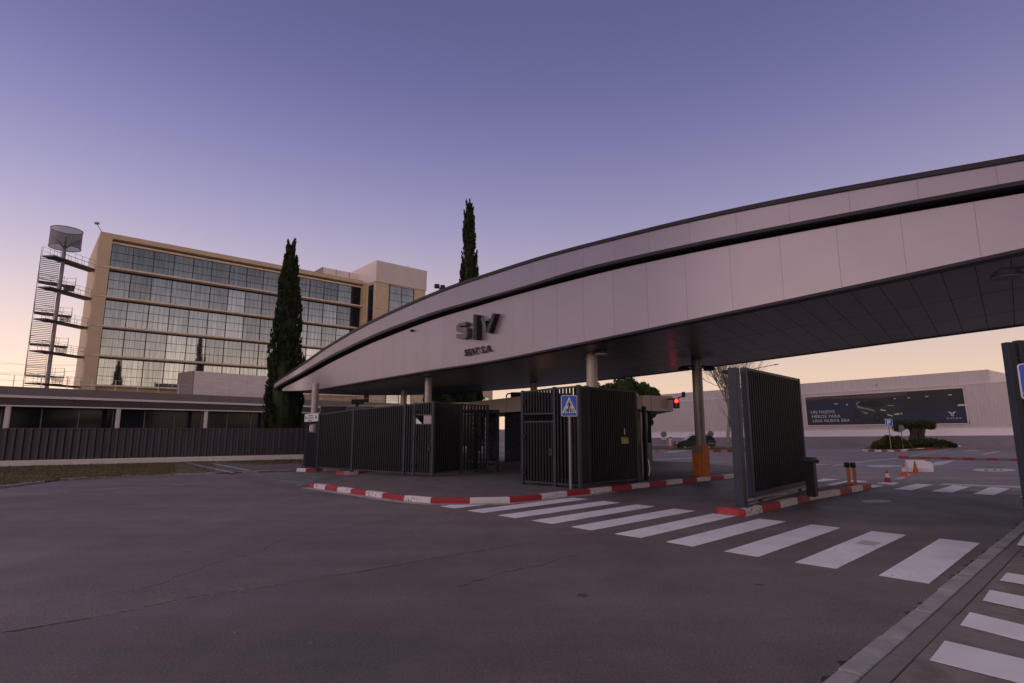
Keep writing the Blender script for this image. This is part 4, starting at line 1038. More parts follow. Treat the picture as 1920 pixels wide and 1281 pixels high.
# motor box
mA = ISL(1519, 931); zm = ztop(mA, 857)
mt_ = thing('gate_motor', (mA[0], mA[1], .15), 'dark motor box at the yard end of the island gate', 'gate motor')
mf = Frame(mA, gd_)
mb = MB(); mb.fbox(mf, -.10, .17, -.05, .15, .15, zm - .12); mb.build('cabinet', STEEL, mt_, bevel=.015)
mb = MB(); mb.fbox(mf, -.12, .19, -.07, .17, zm - .12, zm); mb.build('cap', STEEL2, mt_, bevel=.012)
mb = MB(); mb.tube([mf.p(.05, .18, zm - .09), mf.p(.05, .24, zm - .11)], .045, 12); mb.build('lamp', STEEL2, mt_)

# right-hand gate (cropped by the frame)
gC = np.array([*aty(1889, 642, 7.75)[:2], 0]); zgc = ztop(gC, 642.5)
rg = thing('sliding_gate', (gC[0], gC[1], fwz), 'tall dark barred gate at the right edge of the picture behind the blue sign', 'gate', 'sliding vehicle gates')
rf_ = Frame(gC, gd_)
mb = MB(); mb.fbox(rf_, .35, 4.6, .10, .20, .26, .38); mb.fbox(rf_, .35, 4.6, .11, .19, zgc - .1, zgc - .04); mb.fbox(rf_, .35, .46, .10, .20, .38, zgc - .1); mb.fbox(rf_, 4.5, 4.6, .10, .20, .38, zgc - .1)
mb.build_each('frame_member', STEEL2, rg)
mb = MB()
for i in range(1, 38):
    s = .46 + 4.04 * i / 38; mb.fbox(rf_, s - .017, s + .017, .10, .20, .38, zgc - .1)
mb.build('bars', STEEL, rg)
for k, (dt, lb) in enumerate(((0.0, 'left one of the two dark steel posts at the right edge of the picture'), (.175, 'dark steel post just behind the blue sign at the right edge of the picture'))):
    q = gC[:2] + np.array([1.0, 0.10]) * dt
    po = thing('gate_guide_post', (q[0], q[1], fwz), lb, 'post', 'gate guide posts')
    f2_ = Frame(q, (1, .1))
    mb = MB(); mb.fbox(f2_, -.055, .055, -.05, .05, fwz, zgc + .03 * k); mb.build('shaft', STEEL2, po, bevel=.008)
    mb = MB(); mb.fbox(f2_, -.11, .11, -.10, .10, fwz, fwz + .015); mb.build('base_plate', STEEL2, po)
    if k == 0:
        mb = MB()
        for j in range(9): mb.tube([f2_.p(.055, 0, zgc - .1 - j * .06), f2_.p(.12, 0, zgc - .16 - j * .06)], .006, 5)
        mb.build('lattice', MAST, po)

# ================================================================== SIGNS
def crossing_sign(name, c, w_, h_, fdir, zc, postx, zbase, label, post_r=.045):
    t = thing(name, (c[0], c[1], zbase), label, 'sign', 'blue pedestrian crossing signs')
    f = Frame(c, fdir)
    if f.n @ (-np.array(c[:2])) < 0: f.n = -f.n
    def rr(w, h, r, n=5):
        pts = []
        for sx, sy, a0 in ((1, 1, 0), (-1, 1, 90), (-1, -1, 180), (1, -1, 270)):
            for k in range(n + 1):
                a = R(a0 + 90 * k / n); pts.append((sx * (w / 2 - r) + r * math.cos(a), sy * (h / 2 - r) + r * math.sin(a)))
        return pts
    def slab(poly, t0, t1, m):
        mb = MB(); n = len(poly); vs = [f.p(s_, t0, zc + z_) for s_, z_ in poly] + [f.p(s_, t1, zc + z_) for s_, z_ in poly]
        mb.add(vs, [tuple(range(n, 2 * n)), tuple(reversed(range(n)))] + [(i, (i + 1) % n, n + (i + 1) % n, n + i) for i in range(n)]); return mb
    pl_ = slab(rr(w_, h_, w_ * .1), .05, .062, None).build('plate', SIGNW, t)
    slab(rr(w_ * .93, h_ * .945, w_ * .08), .063, .066, None).build('blue_field', BLUE, pl_)
    tw = w_ * .90; th = h_ * .76; by = -h_ * .335
    slab([(-tw / 2, by), (tw / 2, by), (0, by + th)], .067, .070, None).build('white_triangle', SIGNW, pl_)
    fig = MB()
    def part(poly):
        n = len(poly); vs = [f.p(s_ * w_, .071, zc + by + z_ * th) for s_, z_ in poly] + [f.p(s_ * w_, .074, zc + by + z_ * th) for s_, z_ in poly]
        fig.add(vs, [tuple(range(n, 2 * n)), tuple(reversed(range(n)))] + [(i, (i + 1) % n, n + (i + 1) % n, n + i) for i in range(n)])
    part([(.04 * math.cos(a), .715 + .052 * math.sin(a)) for a in np.linspace(0, 2 * math.pi, 13)[:-1]])
    part([(-.055, .64), (.055, .64), (.05, .40), (-.05, .40)])
    part([(-.055, .64), (-.02, .64), (-.09, .50), (-.135, .42), (-.155, .45), (-.11, .53)]); part([(.055, .64), (.02, .62), (.08, .50), (.12, .40), (.15, .43), (.11, .53)])
    part([(-.05, .42), (.01, .42), (-.04, .24), (-.10, .07), (-.145, .09), (-.09, .25)]); part([(-.01, .42), (.05, .42), (.07, .25), (.14, .09), (.10, .06), (.03, .24)])
    for k in range(6):
        x0 = -.33 + k * .125; x1 = x0 + (.04 if True else 0)
        tt = -x0 * .25
        part([(x0, .03), (x0 + .05, .03), (x0 + .05 - x0 * .22, .26), (x0 - x0 * .22, .26)])
    fig.build('pictogram', SIGNB, pl_)
    pb = MB(); pb.tube([f.p(postx, 0, zbase), f.p(postx, 0, zc + h_ * .42)], post_r, 14); pb.build('pole', MAST, t)
    br = MB(); br.fbox(f, postx - .09, postx + .09, .04, .052, zc + h_ * .2, zc + h_ * .27); br.fbox(f, postx - .09, postx + .09, .04, .052, zc - h_ * .27, zc - h_ * .2); br.build_each('bracket', SIGNG, t)
    return t
cs = PV(1069, 916.5); zc1 = (ztop(cs, 741.5) + ztop(cs, 781)) / 2; h1 = ztop(cs, 741.5) - ztop(cs, 781)
wpx = 30 * cs[1] / FPX
crossing_sign('pedestrian_crossing_sign', cs, wpx, h1, unit((1, 0.06)), zc1, .02, KH, 'blue square crossing sign with white triangle on a grey pole before the bar enclosure', .042)
cs2 = aty(1945, 715, 7.2); zc2_ = (ztop(cs2, 682) + ztop(cs2, 749)) / 2; h2 = (ztop(cs2, 682) - ztop(cs2, 749))
crossing_sign('pedestrian_crossing_sign', cs2, h2 * .92, h2, unit((1, -0.35)), zc2_, .1, fwz, 'blue crossing sign cut off by the right edge of the picture', .03)

# ================================================================== LOW DARK FENCE ON THE LEFT
lfz = .31
lfence = thing('corrugated_fence', vf.p(6, 0, 0), 'long low dark corrugated metal fence on a white plinth', 'fence')
mb = MB(); mb.fbox(vf, -16, 19.45, -.22, -.0, 0, lfz - .10); mb.build('plinth', PLINTH, lfence)
mb = MB(); mb.fbox(vf, -16, 19.45, -.25, .02, lfz - .10, lfz); mb.build('plinth_cap', WHITEM, lfence)
mb = MB(); s = -16; P_ = .31; prof = [(0, 0), (.12, 0), (.155, .12), (.255, .12), (.29, 0)]
pts = []
while s < 19.3:
    for a, t in prof: pts.append((s + a, t))
    s += P_
ztf = 1.80
vs = [vf.p(a, -.16 + t, lfz) for a, t in pts] + [vf.p(a, -.16 + t, ztf) for a, t in pts]; n = len(pts)
mb.add(vs, [(i, i + 1, n + i + 1, n + i) for i in range(n - 1)])
mb.build('corrugated_sheet', SHEET, lfence)
mb = MB(); mb.fbox(vf, -16, 19.45, -.19, -.05, ztf, ztf + .035); mb.build('top_rail', SHEET, lfence)

# ================================================================== LOW CANOPY BUILDING (left, behind the fence)
d2 = unit(ray(1800, 804)[:2]); P2 = aty(190, 734, 55)[:2]
lb_f = Frame(P2, d2)
lb = thing('low_building', lb_f.p(5, 0, 0), 'long low dark-glazed building with a thick grey roof slab behind the fence', 'building')
S0, S1 = -30, 46
zr0, zr1, zr2, zr3, zr4 = 5.55, 4.78, 4.55, 3.90, 3.78
mb = MB(); mb.fbox(lb_f, S0, S1, -14, 0, zr1, zr0); mb.build('roof', GREYW, lb)
mb = MB(); mb.fbox(lb_f, S0, S1, -.3, .06, zr2 + .02, zr1); mb.build('gutter', WHITEM, lb)
mb = MB(); mb.fbox(lb_f, S0, S1, -14, -.15, zr3, zr2); mb.build('soffit_band', BROWN, lb)
for k in range(13):
    mb2 = MB(); 
mb = MB()
s = S0
while s < S1: mb.fbox(lb_f, s, s + .04, -.149, -.14, zr3, zr2); s += 5.6
mb.build('band_joints', BLACKR, lb)
mb = MB(); mb.fbox(lb_f, S0, S1, -.35, -.05, zr4, zr3 - .003); mb.build('edge_strip', WHITEM, lb)
mb = MB(); mb.fbox(lb_f, S0, S1, -14, -2.6, 0, zr4); mb.build('glazing', GLASSD, lb)
s = -6.78 - 8.4 * 2
while s < S1 - 2:
    mb = MB(); c = lb_f.p(s, -.45, 0); mb.tube([c, (c[0], c[1], zr4)], .21, 16); mb.build('column', WHITEM, lb); s += 8.45
mb = MB(); s = S0
while s < S1:
    mb.fbox(lb_f, s, s + .07, -2.6, -2.52, 0, zr4); s += 2.9
mb.build('mullions', MAST, lb)
mb = MB(); s = S0
while s < S1:
    c = lb_f.p(s, -.25, zr0); mb.tube([c, (c[0], c[1], zr0 + 1.05)], .03, 6, smooth=True); s += 1.95
for zz in (1.05, .55): 
    a, b = lb_f.p(S0, -.25, zr0 + zz), lb_f.p(S1, -.25, zr0 + zz); mb.tube([a, b], .014, 5)
mb.build('railing', WHITEM, lb)
# plant screen on that roof
sfm = Frame(lb_f.p(0, -3.0, 0), d2)
sa0, zA = sfm.px(361, 740); sa1, _ = sfm.px(505, 745); _, zS = sfm.px(361, 695)
psn = thing('plant_screen', sfm.p(sa0, 0, zr0), 'pale louvred box round the machines on the low building roof', 'plant screen')
mb = MB()
s = sa0
while s < sa1 - .1:
    mb.fbox(sfm, s + .02, min(s + 2.1, sa1) - .02, -.08, 0, zr0, zS); s += 2.1
mb.build_each('front_panel', MESHG, psn)
mb = MB(); mb.fbox(sfm, sa0 - .08, sa0, -4.5, 0, zr0, zS); mb.fbox(sfm, sa1, sa1 + .08, -4.5, 0, zr0, zS); mb.build_each('side_panel', GREYW, psn)
mb = MB(); k = 0
z_ = zr0 + .15
while z_ < zS: mb.fbox(sfm, sa0, sa1, .001, .03, z_, z_ + .05); z_ += .22
mb.build('louvres', MESHG, psn)

# ================================================================== OFFICE BUILDING
od = unit(ray(2158, 804)[:2]); oP = aty(200, 500, 67)[:2]
of = Frame(oP, od)
ob = thing('office_building', of.p(17, 0, 0), 'five-storey tan office block with wide bands of reflecting glass', 'building')
LZ = [21.83, 18.07, 14.34, 10.66, 7.0]; TOPZ = 26.16; SEND = 34.6; REC = -1.1
mb = MB(); q = [of.p(-1.0, 0, 0), of.p(.25, 0, 0), of.p(.25, -14, 0), of.p(-1.0, -14, 0)]
U = lambda s_, z_: (s_, z_)
def wallquad(mb, fr, s0, s1, z0, z1, t, m=0): mb.add([fr.p(s0, t, z0), fr.p(s1, t, z0), fr.p(s1, t, z1), fr.p(s0, t, z1)], [(0, 1, 2, 3)], m, [[(s0, z0), (s1, z0), (s1, z1), (s0, z1)]])
mb.fbox(of, -1.0, .28, -15, 0, 0, TOPZ)
mb.build('end_wall', TAN, ob)
mb = MB()
for z_ in (6.8, 10.5, 14.2, 17.9, 21.6): mb.fbox(of, -1.004, .284, -15, .004, z_, z_ + .03)
mb.build('wall_joints', MULL, ob)
mb = MB(); mb.fbox(of, .28, SEND, -15, 0, TOPZ - .62, TOPZ - .001); mb.build('roof_beam', TAN, ob)
mb = MB(); mb.fbox(of, .28, SEND, -15, REC - .06, 0, TOPZ - .62); mb.build('wall', GLASSD, ob)
mb = MB(); mb.fbox(of, .28, SEND, REC - .06, REC + .12, 0, 6.85); mb.build('ground_floor_band', TAN, ob)
# glass
bays = [0.39 + 2.325 * i for i in range(16)]
tops = [TOPZ - .66] + [z - .28 for z in LZ[:-1]]
for fl in range(5):
    zt_ = tops[fl]; zb_ = LZ[fl] + .18
    if fl == 0: zt_ = 25.12
    for i in range(14):
        a, b = bays[i], bays[i + 1]
        mb = MB(); tl = rng.normal(0, .004, 2)
        mb.add([of.p(a + .04, REC + tl[0], zb_), of.p(b - .04, REC - tl[0], zb_), of.p(b - .04, REC - tl[0] + tl[1], zt_), of.p(a + .04, REC + tl[0] + tl[1], zt_)], [(0, 1, 2, 3)])
        mb.build('window', OGLASS2 if (fl, i) in ((1, 6), (3, 11)) else OGLASS, ob)
    # transoms and mullions of the floor
    mb = MB()
    for a in bays[:15]: mb.fbox(of, a - .045, a + .045, REC - .05, REC + .10, zb_, zt_)
    for k in range(1, 3): mb.fbox(of, bays[0], bays[14], REC - .02, REC + .05, zb_ + (zt_ - zb_) * k / 3 - .025, zb_ + (zt_ - zb_) * k / 3 + .025)
    for i in range(14):
        for k in (1, 2, 3):
            s_ = bays[i] + 2.325 * k / 4; mb.fbox(of, s_ - .012, s_ + .012, REC - .01, REC + .015, zb_, zt_)
    mb.build('window_frames', MULL, ob)
    mb = MB(); mb.tube([of.p(-.3, -.12, LZ[fl] + .0), of.p(SEND - .2, -.12, LZ[fl] + .0)], .13, 12); mb.build('sunshade_tube', LEDGE, ob)
    mb = MB(); mb.fbox(of, .28, SEND - .1, REC + .1, -.25, LZ[fl] - .14, LZ[fl] - .06); mb.build('ledge', LEDGE, ob)
mb = MB(); mb.fbox(of, .28, SEND, REC, REC + .25, 25.15, 25.40); mb.build('upper_trim', LEDGE, ob)
# dark last bay stays as wall; right-hand return pier
mb = MB(); mb.fbox(of, SEND, SEND + .9, -15, -.2, 0, TOPZ - .4); mb.build('end_pier', TAN, ob)
# stair core tower
tw0, ztw = of.px(706.5, 488, 3.2); tw1, _ = of.px(800.6, 508.6, 3.2); _, ztb = of.px(706, 527.4, 3.2)
core_ = thing('core_tower', of.p(tw0, 3.2, 0), 'taller tan stair tower with a pale clad top at the right end of the office', 'building')
mb = MB(); mb.fbox(of, tw0 - .0, tw1, -6, 3.2, ztb, ztw); mb.build('clad_top', LIGHTB, core_)
mb = MB(); mb.fbox(of, tw0 + .15, tw1 - .1, -6, 3.0, 0, ztb); mb.build('wall', TAN, core_)
w0, wz1 = of.px(731, 535, 3.0); w1, _ = of.px(775, 545, 3.0)
mb = MB(); mb.fbox(of, w0, w1, 3.0, 3.04, 0, wz1); mb.build('glazed_strip', OGLASS, core_)
mb = MB(); zz = wz1
while zz > 1: mb.fbox(of, w0, w1, 3.04, 3.09, zz - .05, zz); zz -= 1.24
mb.fbox(of, (w0 + w1) / 2 - .04, (w0 + w1) / 2 + .04, 3.041, 3.1, 0, wz1); mb.fbox(of, w0 - .12, w0, 3.0, 3.12, 0, wz1 + .1); mb.fbox(of, w1, w1 + .1, 3.0, 3.12, 0, wz1 + .1)
mb.build_each('strip_frame', MULL, core_)
mb = MB(); mb.fbox(of, w0, w1, 3.045, 3.06, 15.6, 16.9); mb.fbox(of, w0, w1, 3.045, 3.06, 8.1, 9.3); mb.build_each('spandrel', GREYW, core_)
mb = MB(); mb.fbox(of, tw0 + .08, tw0 + .15, 0.5, 2.2, 0, ztb - .3); mb.build('side_glazing', GLASSD, core_)
mb = MB()
for z_ in (6.2, 9.92, 13.64, 17.36, 21.1): mb.fbox(of, tw0 + .146, tw1 - .096, 2.9, 3.004, z_, z_ + .03)
mb.build('wall_joints', MULL, core_)
aS, aZ = of.px(750, 500, 0); mb = MB(); c = of.p(aS + 1, 1, ztw); mb.tube([c, (c[0], c[1], ztw + 1.3)], .03, 6); mb.tube([(c[0] - .2, c[1], ztw + .9), (c[0] + .2, c[1], ztw + .9)], .02, 5); mb.build('antenna', MAST, core_)
# rooftop plant box on the office roof
r0, rz = of.px(605, 501, -3.5); r1, _ = of.px(679, 515, -3.5)
rp = thing('rooftop_screen', of.p(r0, -3.5, TOPZ), 'low translucent panelled screen on the office roof beside the tower', 'plant screen')
mb = MB(); k = 3
for j in range(k): 
    a = r0 + (r1 - r0) * j / k; b = r0 + (r1 - r0) * (j + 1) / k; mb.fbox(of, a + .05, b - .05, -3.55, -3.5, TOPZ - .4, rz)
mb.build_each('panel', MESHG, rp)
mb = MB()
for j in range(k + 1): a = r0 + (r1 - r0) * j / k; mb.fbox(of, a - .05, a + .05, -3.6, -3.48, TOPZ - .4, rz + .04)
mb.fbox(of, r0 - .05, r0, -8, -3.6, TOPZ - .4, rz); mb.build_each('post', GREYW, rp)
# floodlight on the roof corner
c = of.p(-.8, -.4, TOPZ); rfl = thing('roof_floodlight', c, 'tiny floodlight on an arm at the top left corner of the office block', 'floodlight')
mb = MB(); e = of.p(-1.5, .4, TOPZ + .75); mb.tube([c, e], .035, 6); mb.build('arm', MAST, rfl)
mb = MB(); mb.box(e[0] - .22, e[0] + .22, e[1] - .15, e[1] + .15, e[2] - .05, e[2] + .2); mb.build('head', SIGNG, rfl, bevel=.03)
# right-hand lower wing seen under the canopy
wing = thing('tan_wing', of.p(tw1 + 8, 2.0, 0), 'tan walled wing with pale windows seen under the canopy', 'building')
mb = MB(); mb.fbox(of, tw1 - .1, tw1 + 16, -6, 2.0, 0, 9.0); mb.build('wall', TAN, wing)
for j in range(5):
    a = tw1 + 1.5 + j * 2.9; mb = MB(); mb.fbox(of, a, a + 1.9, 2.0, 2.04, 4.8, 7.6); wp = mb.build('window', OGLASS, wing)
    mb = MB(); mb.fbox(of, a - .06, a + 1.96, 2.0, 2.08, 7.6, 7.7); mb.fbox(of, a + .92, a + .98, 2.041, 2.08, 4.8, 7.6); mb.build_each('frame_bar', MULL, wp)

# ================================================================== SPIRAL STAIR AND MAST
sc_x, sc_y = aty(100, 620, 64.5)[:2]; bx0, bx1 = aty(86, 727, 64.5), aty(122, 470, 64.5)
mx, my = (bx0[0] + bx1[0]) / 2, 64.5
st = thing('stair_tower', (mx, my, 0), 'steel escape stair built round a mast left of the office block', 'staircase')
zbase_ = 0; ztop_ = ztop((mx, my), 470)
mb = MB(); zh = ztop((mx, my), 452); mb.tube([(mx, my, 0), (mx, my, 22.6), (mx, my, zh)], [.22, .20, .12], 20); mb.build('mast', MAST, st)
Rs = 2.0; levels = [z - .25 for z in (22.1, 18.35, 14.6, 10.9, 7.2)]
FL = 3.73
tr = MB(); sr = MB(); rlm = MB()
XL, XR = -2.05, 1.45
for zl in levels + [7.2 - .25 - FL]:
    zh_ = zl - FL * .72               # intermediate landing on the far side
    n1 = 14
    for k in range(n1):               # wide flight on the left
        z_ = zl - (zl - zh_) * (k + .6) / n1; y_ = my - 1.1 + 2.3 * k / n1
        if z_ > .1: tr.box(mx + XL + .05, mx - .32, y_, y_ + .26, z_ - .045, z_)
    n2_ = 6
    for k in range(n2_):              # short flight on the right
        z_ = zh_ - (zh_ - (zl - FL)) * (k + .6) / n2_; y_ = my + 1.1 - 1.8 * k / n2_
        if z_ > .1: tr.box(mx + .35, mx + XR - .05, y_, y_ + .32, z_ - .05, z_)
    if zh_ > .5:
        tr.prism([(mx + XL, my + 1.1), (mx + XR, my + 1.1), (mx + XR, my + 1.9), (mx + .6, my + 2.3), (mx - .9, my + 2.3), (mx + XL, my + 1.8)], zh_ - .14, zh_)
    if zl > 1:
        for x_ in (XL, -.30):
            a_, b_ = (mx + x_, my - 1.15, zl), (mx + x_, my + 1.15, zh_)
            if b_[2] > .2: sr.add([(a_[0], a_[1], a_[2] - .22), (b_[0], b_[1], b_[2] - .22), (b_[0], b_[1], b_[2] + .04), (a_[0], a_[1], a_[2] + .04)], [(0, 1, 2, 3)])
            for hh in (1.0, .5): rlm.tube([(a_[0], a_[1], a_[2] + hh), (b_[0], b_[1], max(b_[2], .1) + hh)], .018, 5)
        for x_ in (.33, XR):
            a_, b_ = (mx + x_, my + 1.15, zh_), (mx + x_, my - .75, zl - FL)
            if zh_ > .5:
                sr.add([(a_[0], a_[1], a_[2] - .22), (b_[0], b_[1], b_[2] - .22), (b_[0], b_[1], b_[2] + .04), (a_[0], a_[1], a_[2] + .04)], [(0, 1, 2, 3)])
                for hh in (1.0, .5): rlm.tube([(a_[0], a_[1], a_[2] + hh), (b_[0], b_[1], b_[2] + hh)], .018, 5)
        for x_, y_ in ((XL, -1.1), (XL, 0.0), (XL, 1.15), (XL, 1.8), (XR, 1.15), (XR, 1.9), (-.3, 2.3), (.6, 2.3)):
            zt2 = zl - (zl - zh_) * np.clip((y_ + 1.1) / 2.25, 0, 1) if x_ == XL else zh_
            if zt2 > .2: rlm.tube([(mx + x_, my + y_, zt2), (mx + x_, my + y_, zt2 + 1.05)], .022, 5)
        if zh_ > .5:
            for hh in (1.05, .55): rlm.tube([(mx + XL, my + 1.15, zh_ + hh), (mx + XL, my + 1.8, zh_ + hh), (mx - .9, my + 2.3, zh_ + hh), (mx + .6, my + 2.3, zh_ + hh), (mx + XR, my + 1.9, zh_ + hh), (mx + XR, my + 1.15, zh_ + hh)], .018, 5)
    # thin outer hangers
    if zl - FL > 0: rlm.tube([(mx + XL, my - 1.1, zl - FL), (mx + XL, my - 1.1, zl)], .035, 5)
_vd = unit((mx, my)); _ex = np.array([_vd[1], -_vd[0]])
def spin(mb):
    mb.v = [(mx + (v[0] - mx) * _ex[0] + (v[1] - my) * _vd[0], my + (v[0] - mx) * _ex[1] + (v[1] - my) * _vd[1], v[2]) for v in mb.v]
for _m in (tr, sr, rlm): spin(_m)
tr.build('treads', STAIR, st); sr.build('stringers', STAIR, st)
bw = of.p(-1.0, -3.5, 0); dirb = unit(np.array(bw[:2]) - np.array([mx, my])); fb_ = Frame((mx, my), dirb); Lb = np.linalg.norm(np.array(bw[:2]) - np.array([mx, my]))
for zl in levels:
    ld = MB(); ld.fbox(fb_, -Rs, Lb, -.75, .75, zl - .16, zl)
    ld.build('landing', STAIR, st)
    for t in (-.75, .75):
        for hh in (1.05, .55): rlm.tube([fb_.p(-Rs, t, zl + hh), fb_.p(Lb, t, zl + hh)], .018, 5)
        s = -Rs
        while s < Lb: rlm.tube([fb_.p(s, t, zl), fb_.p(s, t, zl + 1.05)], .02, 5); s += .95
rlm.build('handrails', MAST, st)
# mesh drum at the mast top
zd0, zd1 = ztop((mx, my), 465), ztop((mx, my), 431.5); Rd = 31.5 / FPX * 64.5 * .80
dr = MB(); n = 40
vs = [(mx + Rd * math.cos(2 * math.pi * k / n), my + Rd * math.sin(2 * math.pi * k / n), z) for z in (zd0, zd1) for k in range(n)]
dr.add(vs, [(k, (k + 1) % n, n + (k + 1) % n, n + k) for k in range(n)], smooth=True); dr.build('mesh_drum', DRUM, st)
rg_ = MB()
for z in (zd0, zd1): rg_.tube([(mx + Rd * math.cos(2 * math.pi * k / n), my + Rd * math.sin(2 * math.pi * k / n), z) for k in range(n + 1)], .05, 6, caps=False)
for k in range(6):
    a = k * math.pi / 3 + .2; rg_.tube([(mx, my, zh - 1.0), (mx + Rd * .5 * math.cos(a), my + Rd * .5 * math.sin(a), zh - .2), (mx + Rd * math.cos(a), my + Rd * math.sin(a), zd0 + 1.0)], .06, 6)
rg_.build('drum_ring', MAST, st)

# ================================================================== GUARDHOUSE
gz0, gz1 = 2.6, 3.3
gpoly = [aty(600, 762, 37)[:2], aty(650, 762, 37)[:2], aty(740, 765, 35)[:2], aty(879, 778, 32)[:2], aty(978, 772, 26)[:2], aty(1100, 771, 25.0)[:2], aty(1207, 771, 25.2)[:2], aty(1262.5, 772, 26)[:2]]
gpoly = [np.array(p) for p in gpoly]
backp = [gpoly[-1] + np.array([.6, 5.0]), gpoly[4] + np.array([-.2, 9.5]), gpoly[3] + np.array([0, 10]), gpoly[0] + np.array([-1, 8])]
gh = thing('guardhouse', (gpoly[4][0], gpoly[4][1] + 1, 0), 'flat-roofed guardhouse with a pale panelled fascia behind the bar enclosure', 'guardhouse')
mb = MB(); ring_g = gpoly + backp
n = len(ring_g)
dist = 0
for i in range(n):
    a, b = ring_g[i], ring_g[(i + 1) % n]; L = np.linalg.norm(b - a)
    mb.add([(a[0], a[1], gz0), (b[0], b[1], gz0), (b[0], b[1], gz1), (a[0], a[1], gz1)], [(0, 1, 2, 3)], 0, [[(dist, 0), (dist + L, 0), (dist + L, 1), (dist, 1)]]); dist += L
GF = seam_mat('guardhouse_fascia', (0.36, 0.30, 0.29), 1.55, 0, 0.03, rough=0.45, metal=0.2, line=0.15, var=0.03, pvar=0.03, ou=.4)
mb.build('fascia', GF, gh)
mb = MB(); mb.prism([tuple(p + (np.mean(ring_g, axis=0) - p) * .004) for p in ring_g], gz0 + .02, gz1 - .03); mb.build('roof', TRIM, gh)
cen = np.mean(gpoly[4:] + backp[:2], axis=0)
bodyp = [gpoly[4] + (cen - gpoly[4]) * .12 + np.array([.5, 0]), gpoly[5] + (cen - gpoly[5]) * .14, gpoly[6] + (cen - gpoly[6]) * .14, gpoly[7] + (cen - gpoly[7]) * .30, backp[0] + (cen - backp[0]) * .3, backp[1] + (cen - backp[1]) * .2]
mb = MB(); mb.prism([tuple(p) for p in bodyp], 0, gz0 + .02); mb.build('glazed_wall', GLASSD, gh)
mb = MB(); mb.prism([tuple(p + (cen - p) * -.03) for p in bodyp], 0, 1.15); mb.build('counter_wall', SHEET, gh)
mb = MB()
for p in bodyp[:4]: mb.box(p[0] - .05, p[0] + .05, p[1] - .08, p[1] + .02, 0, gz0)
mb.build_each('wall_post', STEEL, gh)
# darker bays left of the glazed body, open near the ground
mb = MB()
def bay(i, f0, f1, z0, z1, dep=1.2):
    a = gpoly[i] + (gpoly[i + 1] - gpoly[i]) * f0; b = gpoly[i] + (gpoly[i + 1] - gpoly[i]) * f1; fr_ = Frame(a, b - a)
    mb.fbox(fr_, 0, np.linalg.norm(b - a), -dep - .15, -dep, z0, z1)
bay(3, .34, 1.0, 0, gz0); bay(3, .0, .18, .0, gz0); bay(2, .3, .98, .95, gz0); bay(2, .45, .6, 0, .95); bay(2, .85, .95, 0, .95)
mb.build('shaded_bays', GLASSD, gh)
# emissive orange strip added on the guardhouse wall
lw = bodyp[0] + (bodyp[1] - bodyp[0]) * .12; lf2 = Frame(lw, bodyp[1] - bodyp[0])
if lf2.n @ (-lw) < 0: lf2.n = -lf2.n
s0, z0 = lf2.px(1006, 790, .05); s1, z1 = lf2.px(1037, 777, .05)
mb = MB(); mb.fbox(lf2, s0, s1, .03, .05, z0, z1); mb.build('glow_strip', GLOWSTRIP, gh)
# left dark hut with camera under canopy
hx = aty(665, 790, 33)
hut = thing('dark_cabinet', (hx[0], hx[1], 0), 'dark service cabinet behind the tall bar fence, with a security camera on top', 'cabinet')
zc3 = ztop(hx, 762)
mb = MB(); mb.box(hx[0] - .55, hx[0] + .95, hx[1], hx[1] + 1, 0, zc3); mb.build('body', SHEET, hut, bevel=.02)
mb = MB(); mb.tube([(hx[0], hx[1] + .3, zc3), (hx[0] + .1, hx[1] + .2, zc3 + .2)], .08, 10); mb.box(hx[0] - .28, hx[0] + .4, hx[1] + .1, hx[1] + .4, zc3 + .14, zc3 + .42); mb.build('camera', STEEL, hut, bevel=.03)
# dark roof duct left of the enclosure
dx_ = aty(965, 741, 27.2)
dc = thing('roof_duct', (dx_[0], dx_[1], gz1), 'dark hose-ended box on the guardhouse roof left of the enclosure', 'duct')
mb = MB(); zz = gz1; mb.box(dx_[0] - .2, dx_[0] + .42, dx_[1], dx_[1] + .4, zz, zz + .27); mb.build('box', STEEL, dc, bevel=.04)
mb = MB(); mb.tube([(dx_[0] - .2, dx_[1] + .1, zz + .2), (dx_[0] - .33, dx_[1] + .1, zz + .2), (dx_[0] - .4, dx_[1] + .1, zz + .12), (dx_[0] - .4, dx_[1] + .1, zz)], .035, 8); mb.build('hose', STEEL, dc)

# traffic light on its end
tl = aty(1268, 752, 25.6)
tlt = thing('traffic_light', tl, 'small traffic light glowing red at the right end of the guardhouse fascia', 'traffic light')
mb = MB(); mb.box(tl[0] - .13, tl[0] + .13, tl[1] - .08, tl[1] + .12, tl[2] - .34, tl[2] + .14); mb.build('housing', SIGNB, tlt, bevel=.04)
mb = MB(); mb.tube([(tl[0] - .02, tl[1] - .09, tl[2]), (tl[0] - .02, tl[1] - .105, tl[2])], .09, 16); mb.build('red_lens', REDLAMP, tlt)
mb = MB(); mb.tube([(tl[0] - .02, tl[1] - .09, tl[2] - .21), (tl[0] - .02, tl[1] - .10, tl[2] - .21)], .08, 16); mb.build('unlit_lens', GLASSD, tlt)
mb = MB()
for zz in (0, -.21):
    n = 14
    vs = [(tl[0] - .02 + .105 * math.cos(math.pi * k / n), tl[1] - .08 - dd, tl[2] + zz + .105 * math.sin(math.pi * k / n)) for dd in (0, .16) for k in range(n + 1)]
    mb.add(vs, [(k, k + 1, n + 2 + k, n + 1 + k) for k in range(n)])
mb.build('visor', SIGNB, tlt)
mb = MB(); mb.tube([(tl[0] - .13, tl[1] + .05, tl[2] + .1), (tl[0] - .35, tl[1] + .2, tl[2] + .08)], .03, 6); mb.build('bracket', SIGNB, tlt)
cm_ = aty(1281, 741, 25.6)
cmt = thing('security_camera', cm_, 'small dark camera on an arm beside the red traffic light', 'camera')
